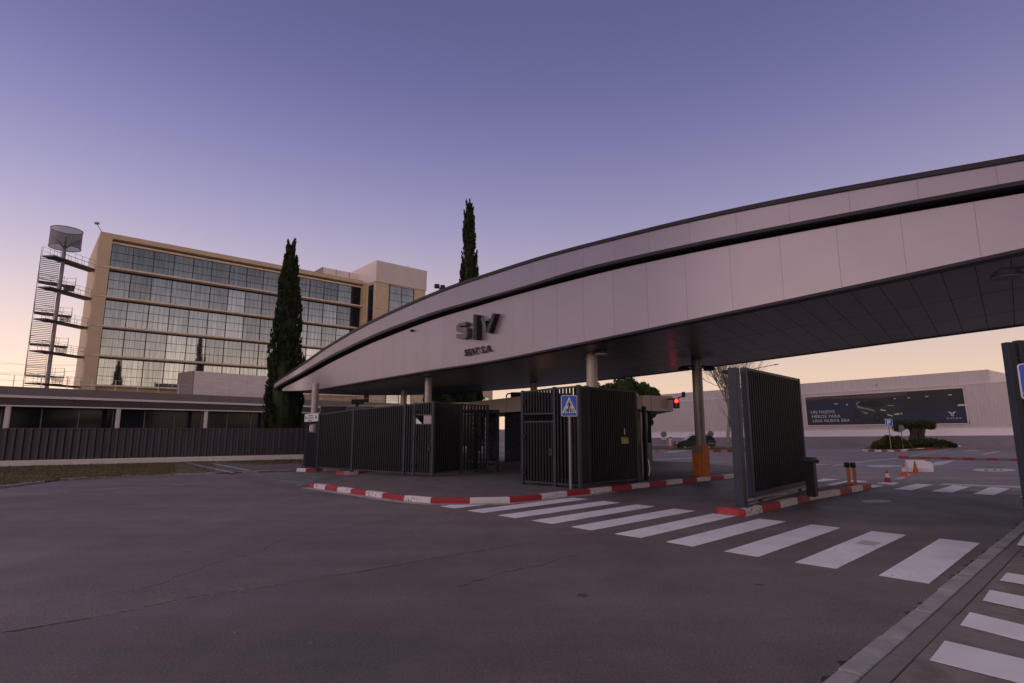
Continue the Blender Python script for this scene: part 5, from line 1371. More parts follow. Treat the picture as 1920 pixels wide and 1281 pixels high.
mb = MB(); mb.tube([(tl[0] + .05, tl[1], tl[2] + .13), (tl[0] + .2, tl[1], tl[2] + .18), (cm_[0], cm_[1], cm_[2] - .06)], .025, 6); mb.build('arm', SIGNB, cmt)
mb = MB(); mb.tube([(cm_[0], cm_[1] - .05, cm_[2] - .1), (cm_[0], cm_[1] - .05, cm_[2] + .14)], .08, 12); mb.build('head', SIGNB, cmt)

# ================================================================== WAREHOUSE
W1 = aty(1276, 804, 68.0)[:2]; W2 = aty(1807, 804, 59.0)[:2]
wf = Frame(W1, W2 - W1)
if wf.n @ (-W1) < 0: wf.n = -wf.n
wh = thing('warehouse', (W2[0], W2[1], 0), 'long low warehouse with ribbed grey cladding, white band and grey base', 'building')
def wq(pts, t=0.0): return [wf.px(x, y, t) for x, y in pts]
sL, _ = wf.px(1150, 804); sR, _ = wf.px(2100, 804)
def lin(p, q):
    (s0, z0), (s1, z1) = wq([p, q]); return lambda s_: z0 + (z1 - z0) * (s_ - s0) / (s1 - s0)
fz_g = lin((1230, 821), (1905, 816.3)); fz_w = lin((1230, 811.6), (1905, 801.8)); fz_m = lin((1276, 752.5), (1807, 720.7)); fz_t = lin((1232, 740), (1852, 692.5))
def slantbox(mb, s0, s1, f0, f1, t0, t1, m=0):
    vs = [wf.p(s_, t, f(s_)) for f in (f0, f1) for t in (t0, t1) for s_ in (s0, s1)]
    mb.add(vs, [(0, 2, 3, 1), (4, 5, 7, 6), (0, 1, 5, 4), (2, 6, 7, 3), (0, 4, 6, 2), (1, 3, 7, 5)], m)
zero = lambda s_: 0.0
mb = MB(); slantbox(mb, sL, sR, zero, fz_g, -30, .06); mb.build('base_band', WALLG, wh)
mb = MB(); slantbox(mb, sL, sR, fz_g, fz_w, -30, .04); mb.build('white_band', WALLW, wh)
def ribbed(mb, s0, s1, f0, f1, t, pitch=.30, dep=.045):
    pts = []; s = s0
    while s < s1:
        for a, q in ((0, 0), (.16, 0), (.19, dep), (.27, dep)): pts.append((s + a, t + q))
        s += pitch
    n = len(pts); vs = [wf.p(a, q, f0(a)) for a, q in pts] + [wf.p(a, q, f1(a)) for a, q in pts]
    mb.add(vs, [(i, i + 1, n + i + 1, n + i) for i in range(n - 1)])
mb = MB(); ribbed(mb, sL, sR, lambda s_: fz_w(s_) + .12, lambda s_: fz_m(s_) - .03, 0); mb.build('lower_cladding', CORR, wh)
mb = MB(); slantbox(mb, sL, sR, lambda s_: fz_w(s_), lambda s_: fz_w(s_) + .12, -1, .09); slantbox(mb, sL, sR, lambda s_: fz_m(s_) - .05, lambda s_: fz_m(s_) + .05, -30, .09); mb.build('flashing', LIGHTB, wh)
sE, _ = wf.px(1852, 700, -.4)
mb = MB(); ribbed(mb, sL, sE, lambda s_: fz_m(s_) + .05, fz_t, -.4, .30); mb.build('upper_cladding', CORR, wh)
mb = MB(); slantbox(mb, sL, sE, lambda s_: fz_m(s_), lambda s_: fz_t(s_) - .02, -30, -.44); slantbox(mb, sL, sR, zero, lambda s_: fz_m(s_) - .06, -29.9, -.03); mb.build('wall', LIGHTB, wh)
sE2, zE2 = wf.px(1878, 703.5, -4); mb = MB()
mb.add([wf.p(sE, -.44, fz_m(sE)), wf.p(sE, -.44, fz_t(sE)), wf.p(sE + 3.2, -3.0, fz_m(sE) + 1.0), wf.p(sE + 3.2, -3.0, fz_m(sE))], [(0, 1, 2, 3)])
slantbox(mb, sE + 2.4, sR, lambda s_: fz_m(s_) - .1, lambda s_: fz_m(sE) + 1.05, -20, -3.0); mb.build('side_gable', WHITEM, wh)
# ---- billboard
pc = wq([(1508.6, 744.8), (1805.8, 727), (1816, 794.7), (1514, 798.6)], .12)
bb = thing('billboard', wf.p(pc[3][0], .12, pc[3][1]), 'wide dark blue advertising banner showing a car at night on the warehouse wall', 'billboard')
def bquad(u, v, t=.12):
    (s0, z0), (s1, z1), (s2, z2), (s3, z3) = pc      # TL TR BR BL, v=0 at the bottom
    a = np.array([s3 + (s2 - s3) * u, z3 + (z2 - z3) * u]); b = np.array([s0 + (s1 - s0) * u, z0 + (z1 - z0) * u]); q = a + (b - a) * v
    return wf.p(q[0], t, q[1])
def poster_mat():
    m, nt, b = new_mat('poster_night')
    uv = N(nt, 'ShaderNodeUVMap'); sp = N(nt, 'ShaderNodeSeparateXYZ'); nt.links.new(uv.outputs[0], sp.inputs[0])
    r1 = N(nt, 'ShaderNodeValToRGB'); e = r1.color_ramp.elements; nt.links.new(sp.outputs['Y'], r1.inputs[0])
    e[0].position = 0; e[0].color = (.018, .020, .050, 1); e[1].position = 1; e[1].color = (.10, .06, .06, 1)
    for p, c in ((.35, (.022, .022, .042, 1)), (.58, (.018, .021, .052, 1)), (.76, (.016, .018, .05, 1)), (.86, (.02, .02, .04, 1)), (.92, (.10, .06, .08, 1))): q = e.new(p); q.color = c
    r2 = N(nt, 'ShaderNodeValToRGB'); e = r2.color_ramp.elements; nt.links.new(sp.outputs['X'], r2.inputs[0])
    e[0].position = 0; e[0].color = (0, 0, 0, 1); e[1].position = 1; e[1].color = (1, 1, 1, 1)
    for p, c in ((.08, 0.0), (.5, .15), (.66, 1.0), (.92, 1.0)): q = e.new(p); q.color = (c, c, c, 1)
    r3 = N(nt, 'ShaderNodeValToRGB'); e = r3.color_ramp.elements; nt.links.new(sp.outputs['Y'], r3.inputs[0])
    e[0].position = 0; e[0].color = (.012, .016, .05, 1); e[1].position = 1; e[1].color = (.022, .016, .022, 1)
    for p, c in ((.3, (.013, .020, .060, 1)), (.42, (.014, .016, .04, 1)), (.8, (.02, .016, .022, 1))): q = e.new(p); q.color = c
    mx = N(nt, 'ShaderNodeMix', data_type='RGBA'); nt.links.new(r2.outputs[0], mx.inputs[0]); nt.links.new(r1.outputs[0], mx.inputs[6]); nt.links.new(r3.outputs[0], mx.inputs[7])
    n1 = N(nt, 'ShaderNodeTexNoise'); n1.inputs['Scale'].default_value = 9; mp = N(nt, 'ShaderNodeMapping'); mp.inputs['Scale'].default_value = (1.2, 2.5, 1); nt.links.new(uv.outputs[0], mp.inputs[0]); nt.links.new(mp.outputs[0], n1.inputs['Vector'])
    rr = N(nt, 'ShaderNodeMapRange'); rr.inputs['To Min'].default_value = .5; rr.inputs['To Max'].default_value = 1.5; nt.links.new(n1.outputs['Fac'], rr.inputs['Value'])
    s = N(nt, 'ShaderNodeVectorMath', operation='SCALE'); nt.links.new(mx.outputs[2], s.inputs[0]); nt.links.new(rr.outputs[0], s.inputs['Scale'])
    nt.links.new(s.outputs[0], b.inputs['Base Color']); b.inputs['Roughness'].default_value = .55
    return m
mb = MB(); nu, nv = 24, 6
for i in range(nu):
    for j in range(nv):
        us = [(i / nu, j / nv), ((i + 1) / nu, j / nv), ((i + 1) / nu, (j + 1) / nv), (i / nu, (j + 1) / nv)]
        mb.add([bquad(*q) for q in us], [(0, 1, 2, 3)], 0, [us])
mb.build('banner', poster_mat(), bb)
mb = MB()
for (a, b) in (((0, 0), (1, 0)), ((1, 0), (1, 1)), ((1, 1), (0, 1)), ((0, 1), (0, 0))): mb.tube([bquad(*a, t=.1), bquad(*b, t=.1)], .07, 6)
mb.build('banner_frame', LIGHTB, bb)
# picture details are flat shapes laid on the banner
def bpoly(name, pts, m, t=.135, par=bb):
    if name == 'painted_highlights': return [bpoly('painted_highlight', [q], m, t, par) for q in pts]
    mb = MB()
    for q in pts: mb.poly([bquad(u, v, t) for u, v in q])
    return mb.build(name, m, par)
def bt(x, y):   # from the enlarged crop of the banner (1500,720)-(1830,810)
    X, Y = 1500 + x / 5.818, 720 + y / 5.818
    u = (X - 1508.6 - (1514 - 1508.6) * .5) / ((1805.8 + 1816) / 2 - (1508.6 + 1514) / 2)
    yt = 744.8 + (727 - 744.8) * u; yb = 798.6 + (794.7 - 798.6) * u
    return u, 1 - (Y - yt) / (yb - yt)
PCAR = mat('poster_car', (.016, .024, .030), .5, var=.3, scale=.8); PHL = mat('poster_highlight', (.16, .24, .30), .5, var=.3, scale=1); PBL = mat('poster_black', (.008, .009, .012), .6, var=.1); PWH = mat('poster_white', (.55, .55, .60), .6, var=.05); PRD = mat('poster_dusk', (.085, .055, .06), .6, var=.3, scale=.3); PBG = mat('poster_blue_glow', (.018, .026, .07), .6, var=.3, scale=.5)
bpoly('painted_street', [[bt(*p) for p in [(60, 200), (60, 300), (620, 330), (900, 330), (640, 250), (400, 215)]]], PBG, .127)
bpoly('painted_sky', [[bt(*p) for p in [(260, 138), (640, 112), (1040, 82), (1240, 72), (1200, 120), (900, 150), (500, 160), (280, 158)]]], PRD, .129)
bpoly('painted_lounge', [[bt(*p) for p in [(1720, 300), (1800, 290), (1826, 436), (1620, 436)]]], PBG, .127)
carb = bpoly('painted_car', [[bt(*p) for p in [(622, 300), (640, 240), (655, 205), (720, 180), (860, 170), (925, 185), (985, 225), (1080, 240), (1130, 260), (1150, 300), (1145, 345), (1100, 375), (980, 385), (930, 400), (860, 405), (830, 385), (760, 360), (690, 355), (650, 350), (628, 330)]]], PCAR, .131)
bpoly('painted_windows', [[bt(*p) for p in [(670, 225), (725, 190), (850, 180), (915, 195), (965, 230), (860, 255), (760, 245)]]], PBL, .135)
bpoly('painted_wheels', [[bt(865 + 42 * math.cos(a), 365 + 48 * math.sin(a)) for a in np.linspace(0, 6.28, 17)[:-1]], [bt(648 + 24 * math.cos(a), 322 + 38 * math.sin(a)) for a in np.linspace(0, 6.28, 17)[:-1]]], PBL, .136)
bpoly('painted_rims', [[bt(865 + 26 * math.cos(a), 365 + 32 * math.sin(a)) for a in np.linspace(0, 6.28, 9)[:-1]], [bt(648 + 13 * math.cos(a), 322 + 22 * math.sin(a)) for a in np.linspace(0, 6.28, 9)[:-1]]], PCAR, .139)
bpoly('painted_highlights', [[bt(*p) for p in [(655, 235), (700, 250), (790, 270), (850, 290), (840, 298), (760, 282), (660, 262)]], [bt(*p) for p in [(690, 292), (760, 310), (770, 330), (735, 330)]], [bt(*p) for p in [(655, 205), (700, 182), (660, 222), (640, 238)]], [bt(*p) for p in [(980, 228), (1060, 232), (1075, 240), (1010, 242)]]], PHL, .138)
bpoly('painted_lamps', [[bt(*p) for p in [(905, 272), (960, 285), (975, 296), (915, 290)]], [bt(*p) for p in [(975, 328), (1035, 345), (1030, 355), (980, 342)]], [bt(*p) for p in [(1120, 315), (1138, 318), (1138, 332), (1124, 332)]], [bt(*p) for p in [(1050, 325), (1110, 320), (1108, 335), (1055, 338)]],
    [bt(*p) for p in [(1068, 156), (1088, 154), (1088, 162), (1068, 164)]], [bt(*p) for p in [(1215, 147), (1245, 145), (1245, 154), (1215, 156)]], [bt(*p) for p in [(1405, 133), (1438, 131), (1438, 140), (1405, 142)]], [bt(*p) for p in [(1645, 117), (1682, 114), (1682, 124), (1645, 126)]],
    [bt(*p) for p in [(1728, 224), (1802, 220), (1802, 240), (1728, 242)]], [bt(*p) for p in [(400, 214), (440, 210), (440, 220), (400, 222)]], [bt(*p) for p in [(537, 218), (550, 218), (550, 234), (537, 234)]]], PWH, .138)
def emblem(cx, cy, k, m, name):
    pts = [(-42, -22), (-22, -18), (-8, -8), (0, -4), (8, -8), (22, -18), (42, -22), (26, -4), (18, 2), (10, 26), (0, 34), (-10, 26), (-18, 2), (-26, -4)]
    body = [bt(cx + a * k, cy + b * k) for a, b in pts]
    o_ = bpoly(name, [body], m, .138)
    bpoly('emblem_hole', [[bt(cx + a * k, cy + b * k) for a, b in [(-6, 4), (6, 4), (5, 18), (0, 24), (-5, 18)]]], PBL, .141, bb)
emblem(1658, 322, 1.0, PWH, 'white_emblem'); emblem(1062, 100, .7, PRD, 'faint_emblem')
tm = MB()
def ptxt(tm, txt, x0, y0, x1, y1, capx, bold=.0, sp=1.1):
    """text whose baseline runs (x0,y0)-(x1,y1) in the enlarged crop, cap height capx"""
    vs, fs = text_geo(txt, 1.0, 0.0, bold, sp); W = max(v[0] for v in vs); H = .70
    out_ = []
    for v in vs:
        a = v[0] / W; X = x0 + (x1 - x0) * a; Y = y0 + (y1 - y0) * a - v[1] / H * capx; out_.append(bquad(*bt(X, Y), .138))
    tm.add(out_, fs)
ptxt(tm, 'UN NUEVO', 120, 326, 396, 318, 32, .008); ptxt(tm, 'H\u00c9ROE PARA', 126, 374, 455, 366, 32, .008); ptxt(tm, 'UNA NUEVA ERA', 132, 420, 556, 411, 32, .008)
tm.build('slogan', PWH, bb)
tm = MB(); ptxt(tm, 'CUPRA', 1595, 384, 1745, 379, 14, .02, 1.5); tm.build('brand_name', PWH, bb)
# little lamp over the banner
s0, z0 = wf.px(1642, 724, .15); mb = MB(); mb.tube([wf.p(s0, .1, z0), wf.p(s0, .5, z0 + .15), wf.p(s0, .7, z0 + .05)], .04, 6); mb.build('banner_lamp', MAST, bb)

# ================================================================== YARD THINGS
# far kerb line and verge behind the yard
kk = MB()
for i, (x0, x1) in enumerate([(1337, 1352), (1365, 1378), (1392, 1408)]):
    a, b = atz(x0, 847.5)[:2], atz(x1, 848)[:2]; kk.prism([tuple(a), tuple(b), (b[0], b[1] + .3), (a[0], a[1] + .3)], 0, .16, 0)
for i, (x0, x1) in enumerate([(1318, 1337), (1352, 1365), (1378, 1392), (1408, 1420), (1230, 1252)]):
    a, b = atz(x0, 847.5)[:2], atz(x1, 848)[:2]; kk.prism([tuple(a), tuple(b), (b[0], b[1] + .3), (a[0], a[1] + .3)], 0, .16, 1)
props(kk.build('yard_kerb', [KRED, KERBC], origin=(15, 42, 0)), kind='structure')
vv = MB(); vv.prism([tuple(p[:2]) for p in G([(1180, 843), (1440, 843.5), (1440, 838.5), (1180, 838)])], 0.004, .08)
props(vv.build('yard_verge', GRASS, origin=(15, 45, 0)), kind='structure')

def leaves_mesh(mb, C, D, L, Wd, m=0):
    """one pointed leaf-clump face per centre"""
    C = np.asarray(C); D = np.asarray(D); n = len(C)
    r = rng.normal(size=(n, 3)); r -= (r * D).sum(1)[:, None] * D; r /= np.linalg.norm(r, axis=1)[:, None]
    L = np.broadcast_to(L, n)[:, None]; Wd = np.broadcast_to(Wd, n)[:, None]
    a = C - D * L * .5; b = C + r * Wd * .5; c = C + D * L * .5; d = C - r * Wd * .5
    V = np.stack([a, b, c, d], 1).reshape(-1, 3); k = len(mb.v)
    mb.v += [tuple(v) for v in V]; mb.f += [(k + 4 * i, k + 4 * i + 1, k + 4 * i + 2, k + 4 * i + 3) for i in range(n)]
    mb.m += [m] * n; mb.sm += [False] * n; mb.uv += [None] * n

def cypress(name, base, H, Rm, label, lean=0.0, tufts=230, per=70):
    t = thing(name, base, label, 'tree', 'cypress trees')
    bx, by, bz = base
    mb = MB(); mb.tube([(bx, by, bz), (bx, by, bz + H * .3), (bx + lean, by, bz + H * .85)], [.22, .16, .04], 10); mb.build('trunk', BARK, t)
    prof = lambda h: Rm * (np.interp(h, [0, .1, .2, .35, .5, .69, .87, .95, 1.0], [.92, .99, 1.0, .94, .80, .56, .27, .13, .02]))
    mb = MB()
    core = [(bx + lean * h, by, bz + H * h) for h in np.linspace(.02, .93, 14)]
    mb.tube(core, [float(prof(h)) * .72 for h in np.linspace(.02, .93, 14)], 12, smooth=False)
    C = []; D = []; LL = []
    for i in range(tufts):
        h = rng.random() ** .85 * .95; a = rng.uniform(0, 2 * math.pi); r0 = float(prof(h)) * rng.uniform(.72, .96)
        tl = rng.uniform(.8, 1.7) * (H / 15) ** .5 * (1 - .2 * h); tw = rng.uniform(.13, .22) * Rm * (1 - .5 * h)
        if h > .9: r0 *= .5
        base_p = np.array([bx + lean * h + r0 * math.cos(a), by + r0 * math.sin(a), bz + H * h - tl * .2])
        ax = unit([math.cos(a) * .16, math.sin(a) * .16, 1.0])
        u = rng.random(per); w_ = tw * (np.sin(np.clip(u, .03, 1) * math.pi * .93 + .2)) ** .8
        q = rng.normal(size=(per, 3)); q /= np.linalg.norm(q, axis=1)[:, None]
        pts = base_p + ax * (u * tl)[:, None] + q * w_[:, None]
        dd = ax + q * .45; dd /= np.linalg.norm(dd, axis=1)[:, None]
        C.append(pts); D.append(dd); LL.append(rng.uniform(.18, .34, per))
    # pointed leaders at the top
    for k in range(5):
        dx, dy = rng.normal(0, .10, 2) * Rm; hh = H * (1 - abs(rng.normal(0, .035)) - .02 * k)
        u = rng.random(90); pts = np.array([bx + lean + dx, by + dy, bz + hh - 1.9]) + np.outer(u * 1.9, [0, 0, 1]) + rng.normal(size=(90, 3)) * (.13 * (1 - u))[:, None] * [1, 1, .5]
        C.append(pts); D.append(np.tile([0.05, 0, 1.0], (90, 1))); LL.append(rng.uniform(.2, .35, 90))
    C = np.vstack(C); D = np.vstack(D); LL = np.concatenate(LL)
    leaves_mesh(mb, C, D, LL, LL * .45)
    mb.build('crown', CYP, t)
    return t
b1 = aty(531, 806, 38.0); h1_ = ztop(b1, 453)
cypress('cypress_tree', (b1[0] + .0, b1[1], 0), h1_, 1.13, 'broad dark cypress rising behind the low fence in front of the office block', lean=-.28, tufts=330)
b2 = aty(879, 806, 46.0); h2_ = ztop(b2, 374)
cypress('cypress_tree', (b2[0] + .1, b2[1], 0), h2_, 1.05, 'slim cypress whose tip stands above the middle of the canopy', lean=-.32, tufts=330)
b3 = aty(850, 770, 44); 
cypress('cypress_tree', (b3[0] - .9, b3[1], 0), 7.2, 1.9, 'short cypress half hidden under the canopy left of the guardhouse fascia', tufts=120)

def clump_crown(mb, lobes, n_per, leaf, flat=1.0, core=True):
    for (c, r) in lobes:
        c = np.array(c)
        q = rng.normal(size=(n_per, 3)); q /= np.linalg.norm(q, axis=1)[:, None]
        rr = r * rng.uniform(.62, 1.10, n_per) ** .6
        pts = c + q * rr[:, None] * [1, 1, flat]
        d = q + rng.normal(0, .5, (n_per, 3)) + [0, 0, .25]; d /= np.linalg.norm(d, axis=1)[:, None]
        leaves_mesh(mb, pts, d, leaf * rng.uniform(.7, 1.4, n_per), leaf * .7)
        if core:
            n = 8; vs = []; 
            for i in range(1, 5):
                ph = math.pi * i / 5
                for j in range(n): vs.append(tuple(c + np.array([math.sin(ph) * math.cos(6.283 * j / n), math.sin(ph) * math.sin(6.283 * j / n), math.cos(ph) * flat]) * r * .66))
            fs = [(i * n + j, i * n + (j + 1) % n, (i + 1) * n + (j + 1) % n, (i + 1) * n + j) for i in range(3) for j in range(n)] + [tuple(range(n))] + [tuple(reversed(range(3 * n, 4 * n)))]
            mb.add(vs, fs)
# umbrella pine behind the guardhouse
pp = aty(1172, 800, 42)
pn = thing('umbrella_pine', (pp[0], pp[1], 0), 'round-topped green pine behind the guardhouse fascia', 'tree')
mb = MB(); mb.tube([(pp[0], pp[1], 0), (pp[0] - .2, pp[1], 1.6), (pp[0] + .1, pp[1], 3.4)], [.28, .22, .16], 10)
for k in range(5):
    a = k * 1.3; mb.tube([(pp[0], pp[1], 2.6), (pp[0] + math.cos(a) * 1.2, pp[1] + math.sin(a), 3.6), (pp[0] + math.cos(a) * 2.0, pp[1] + math.sin(a) * 1.6, 4.4)], [.12, .08, .03], 6)
mb.build('trunk', BARK, pn)
mb = MB(); lobes = []
for (x, y, r) in [(1140, 730, .85), (1165, 722, .9), (1185, 724, 1.0), (1206, 733, .85), (1220, 741, .75), (1150, 745, 1.0), (1180, 750, 1.1), (1208, 757, .95), (1222, 760, .62), (1130, 742, .9), (1110, 735, .9), (1218, 775, .55), (1205, 782, .45), (1216, 789, .36), (1190, 770, .8), (1227, 752, .45), (1172, 735, 1.0)]:
    for k in range(2):
        q = aty(x + rng.normal(0, 3), y + rng.normal(0, 2), 42 + rng.normal(0, .8)); lobes.append((q, r * .72 * rng.uniform(.8, 1.1)))
clump_crown(mb, lobes, 420, .17); mb.build('crown', PINEF, pn)

# bare tree behind the island gate
bt0 = aty(1365, 838, 52); 
btt = thing('bare_tree', (bt0[0], bt0[1], 0), 'leafless pale-barked tree rising behind the island gate', 'tree')
limb = MB(); twg = MB()
def branch(p, d, L, r, lvl):
    n = 4; pts = [p]; rr = [r]; q = np.array(p); dd = np.array(d)
    for i in range(n):
        dd = unit(dd + rng.normal(0, .07 + .03 * lvl, 3) + np.array([0, 0, .05])); q = q + dd * L / n; pts.append(q); rr.append(r * (1 - .55 * (i + 1) / n))
    (limb if lvl < 2 else twg).tube(pts, rr, 6 if lvl < 2 else 3, smooth=lvl < 2, caps=False)
    if lvl >= 4: return
    for k in range([9, 8, 6, 5][lvl]):
        i = rng.integers(1, n + 1); az = rng.uniform(0, 6.28); sp = rng.uniform(.25, .62)
        side = unit(np.cross(dd, [math.cos(az), math.sin(az), .3])); nd = unit(dd * math.cos(sp) + side * math.sin(sp) + np.array([0, 0, .12]))
        branch(pts[i], nd, L * rng.uniform(.55, .82), rr[i] * .68, lvl + 1)
branch(np.array([bt0[0], bt0[1], 0]), unit([-.05, 0, 1]), 4.7, .18, 0)
limb.build('trunk', BARKL, btt); twg.build('twigs', TWIG, btt)

# roundabout: striped edge, bushes, table-topped tree
def flatring(pts_px, h, cols, name, w=.25):
    ln = np.array([p[:2] for p in G(pts_px)]); return kerb(name, ln, cols, w=w, h=h, side=1)
A_ = [(1617, 846), (1628, 847), (1640, 847.4), (1653, 847.4), (1664, 847.6), (1677, 847.6), (1690, 847.4), (1706, 845.6), (1720, 844.6), (1734, 843.8), (1749, 843.8)]
flatring(A_, .15, [1, 0], 'striped_kerb')
B_ = [(1700, 839.2), (1722, 838.8), (1737, 838.4), (1755, 838.2), (1772, 838.4), (1788, 838.6), (1802, 838.2)]
flatring(B_, .15, [0, 1], 'striped_kerb')
rb = MB(); rb.prism([tuple(p[:2]) for p in G([(1618, 845.6), (1690, 846.8), (1748, 843.4), (1800, 838.0), (1790, 833), (1700, 833), (1630, 838)])], 0, .12)
props(rb.build('roundabout_soil', GRASS, origin=(36, 52, 0)), kind='structure')
def bush(name, spec, base, label, m, leaf=.16, n=260, flat=.8, grp=None, cat='bush'):
    t = thing(name, base, label, cat, grp); mb = MB(); clump_crown(mb, spec, n, leaf, flat); mb.build('foliage', m, t)
    st_ = MB(); 
    for k in range(6): st_.tube([(base[0] + rng.normal(0, .3), base[1], base[2]), (base[0] + rng.normal(0, .6), base[1], base[2] + .5)], .03, 5)
    st_.build('stems', BARK, t); return t
def lobes_px(L, Y): return [(tuple(aty(x, y + 1.5, Y)), r * .84) for x, y, r in L]
YR = 47.5
base = aty(1668, 842, YR); base = (base[0], base[1], .1)
bush('bush', lobes_px([(1645, 836, .55), (1656, 832, .62), (1668, 828, .75), (1680, 829, .75), (1692, 832, .65), (1675, 836, .7), (1660, 839, .5), (1700, 836, .5), (1664, 822, .4), (1684, 823, .4)], YR), base, 'rounded olive-green bush at the left of the planted roundabout', BUSHF, .17, 420, .85)
base = aty(1745, 838, 51); base = (base[0], base[1], .1)
bush('hedge', lobes_px([(1703, 833, .5), (1714, 830, .6), (1728, 829, .62), (1742, 828, .6), (1755, 829, .58), (1768, 830, .52), (1780, 832, .4), (1789, 834, .28)], 51), base, 'low clipped dark hedge under the table-topped tree', TOPI, .12, 380, .8, cat='hedge')
tq_ = aty(1720, 835, 52)
tt = thing('table_topped_tree', (tq_[0], tq_[1], .1), 'tree clipped to a flat table top on two thick trunks', 'tree')
mb = MB()
for x0, x1 in ((1708, 1715), (1727, 1722)):
    a, b, c = aty(x0, 826, 52), aty((x0 + x1) / 2 + (2 if x0 < 1715 else 2), 814, 52), aty(x1 + (-6 if x0 < 1715 else 9), 800, 52); a[2] = .05
    mb.tube([a, b, c], [.42, .30, .22], 10)
    for sg in (-1, 1):
        e = aty(x1 + sg * 14, 800, 52); mb.tube([b, (np.array(b) + e) / 2 + [0, 0, .1], e], [.2, .15, .08], 7)
mb.build('trunk', BARK, tt)
mb = MB(); lb_l = []
for x in np.arange(1680, 1750, 4.5):
    for yy in (794, 799):
        lb_l.append((tuple(aty(x, yy + rng.normal(0, .6), 52 + rng.normal(0, .7))), .36))
lb_l += [(tuple(aty(x, y, 52)), .34) for x, y in ((1681, 804), (1686, 805), (1745, 801), (1690, 802))]
clump_crown(mb, lb_l, 260, .09, .8); mb.build('crown', TOPI, tt)

# signs in the yard
def disc_sign(name, x, ytop, ybase, Y, r, label, mcol, square=False):
    b = aty(x, ybase, Y); b = (b[0], b[1], 0.0)
    t = thing(name, b, label, 'sign'); zt_ = ztop(b, ytop)
    mb = MB(); mb.tube([(b[0], b[1], 0), (b[0], b[1], zt_)], .035, 8); mb.build('pole', MAST, t)
    if not square:
        mb = MB(); mb.tube([(b[0], b[1] - .05, zt_ - r), (b[0], b[1] - .08, zt_ - r)], r, 20); mb.build('disc', mcol, t)
    return t, b, zt_
t, b, zt_ = disc_sign('parking_sign', 1671, 785.5, 844, 46.2, .3, 'blue parking sign with a white letter P in front of the bush', BLUE, True)
mb = MB(); hs = .30; mb.box(b[0] - hs, b[0] + hs, b[1] - .07, b[1] - .05, zt_ - 2 * hs, zt_); pt_ = mb.build('plate', SIGNW, t)
mb = MB(); hs2 = .27; mb.box(b[0] - hs2, b[0] + hs2, b[1] - .075, b[1] - .0705, zt_ - hs - hs2, zt_ - hs + hs2); mb.build('blue_field', BLUE, pt_)
gt = text_geo('P', .56, .003, .02); mb = MB(); fr = Frame(b, (1, 0)); wP = max(v[0] for v in gt[0]); place_text(mb, gt, fr, -wP / 2 - .02, .082, zt_ - hs - .19); mb.build('letter', SIGNW, pt_)
disc_sign('road_sign', 1693, 797, 838, 47, .25, 'pale round sign seen from behind before the table-topped tree', SIGNG)
t, b, zt_ = disc_sign('road_sign', 1245, 809, 836, 54, .28, 'round sign on a thin pole left of the parked dark car', SIGNG)
mb = MB(); mb.box(b[0] - .22, b[0] + .22, b[1] - .08, b[1] - .05, zt_ - .80, zt_ - .62); mb.build('plate', SIGNW, t)
disc_sign('road_sign', 1333, 808, 836, 54, .30, 'round sign on a thin pole behind the rear of the dark car', SIGNG)
# red and white delineator
b = atz(1258, 843); 
dl = thing('delineator_post', b, 'stubby red and white marker post in front of the dark car', 'marker post'); zt_ = ztop(b, 821)
mb = MB(); mb.tube([b, (b[0], b[1], zt_ - .03)], .15, 12); mb.build('tube', CONEW, dl)
mb = MB(); mb.tube([(b[0], b[1], .05), (b[0], b[1], .3)], .154, 12, m=0); mb.tube([(b[0] + .06, b[1] - .1, .1), (b[0] + .06, b[1] - .1, zt_ - .2)], .07, 8); mb.build('red_band', CONER, dl)
mb = MB(); mb.tube([(b[0], b[1], zt_ - .03), (b[0], b[1], zt_ + .04)], .17, 12); mb.build('cap', STEEL, dl)

# parked dark car with roof rack
cb0 = atz(1268, 842.5); Yc = cb0[1]; Lc = 4.1
x0 = cb0[0] - .15
car = thing('parked_car', (x0 + Lc / 2, Yc + .9, 0), 'dark estate car with a roof rack parked beyond the orange-based column', 'car')
prof_b = [(0.0, .35), (.0, .62), (.12, .80), (.55, .93), (1.05, 1.00), (3.95, 1.02), (4.08, .85), (4.1, .45), (4.0, .30), (.15, .28)]
mb = MB(); Y0, Y1 = Yc, Yc + 1.72
def loft(mb, prof, y0, y1, inset=.0, m=0):
    n = len(prof); zc_ = .3
    ys = [(y0, .0), (y0 + .08, 1.0), (y1 - .08, 1.0), (y1, .0)]
    vs = []
    for y, k in ys:
        for a, z in prof: vs.append((x0 + (a if k else Lc / 2 + (a - Lc / 2) * .985), y, z if k else z - inset * (z - .5)))
    fs = [(i * n + j, i * n + (j + 1) % n, (i + 1) * n + (j + 1) % n, (i + 1) * n + j) for i in range(3) for j in range(n)] + [tuple(reversed(range(n))), tuple(range(3 * n, 4 * n))]
    mb.add(vs, fs, m)
loft(mb, prof_b, Y0, Y1)
bo = mb.build('body', CARP, car, bevel=.03)
cab = [(.95, .98), (1.55, 1.40), (2.0, 1.50), (3.55, 1.49), (3.9, 1.30), (4.02, 1.0)]
mb = MB(); n = len(cab); vs = [(x0 + a, Y0 + .08 + (z - .98) * .3, z) for a, z in cab] + [(x0 + a, Y1 - .08 - (z - .98) * .3, z) for a, z in cab]
mb.add(vs, [tuple(range(n)), tuple(reversed(range(n, 2 * n)))] + [(i, n + i, n + i + 1, i + 1) for i in range(n - 1)]); mb.build('cabin', CARP, car)
mb = MB()
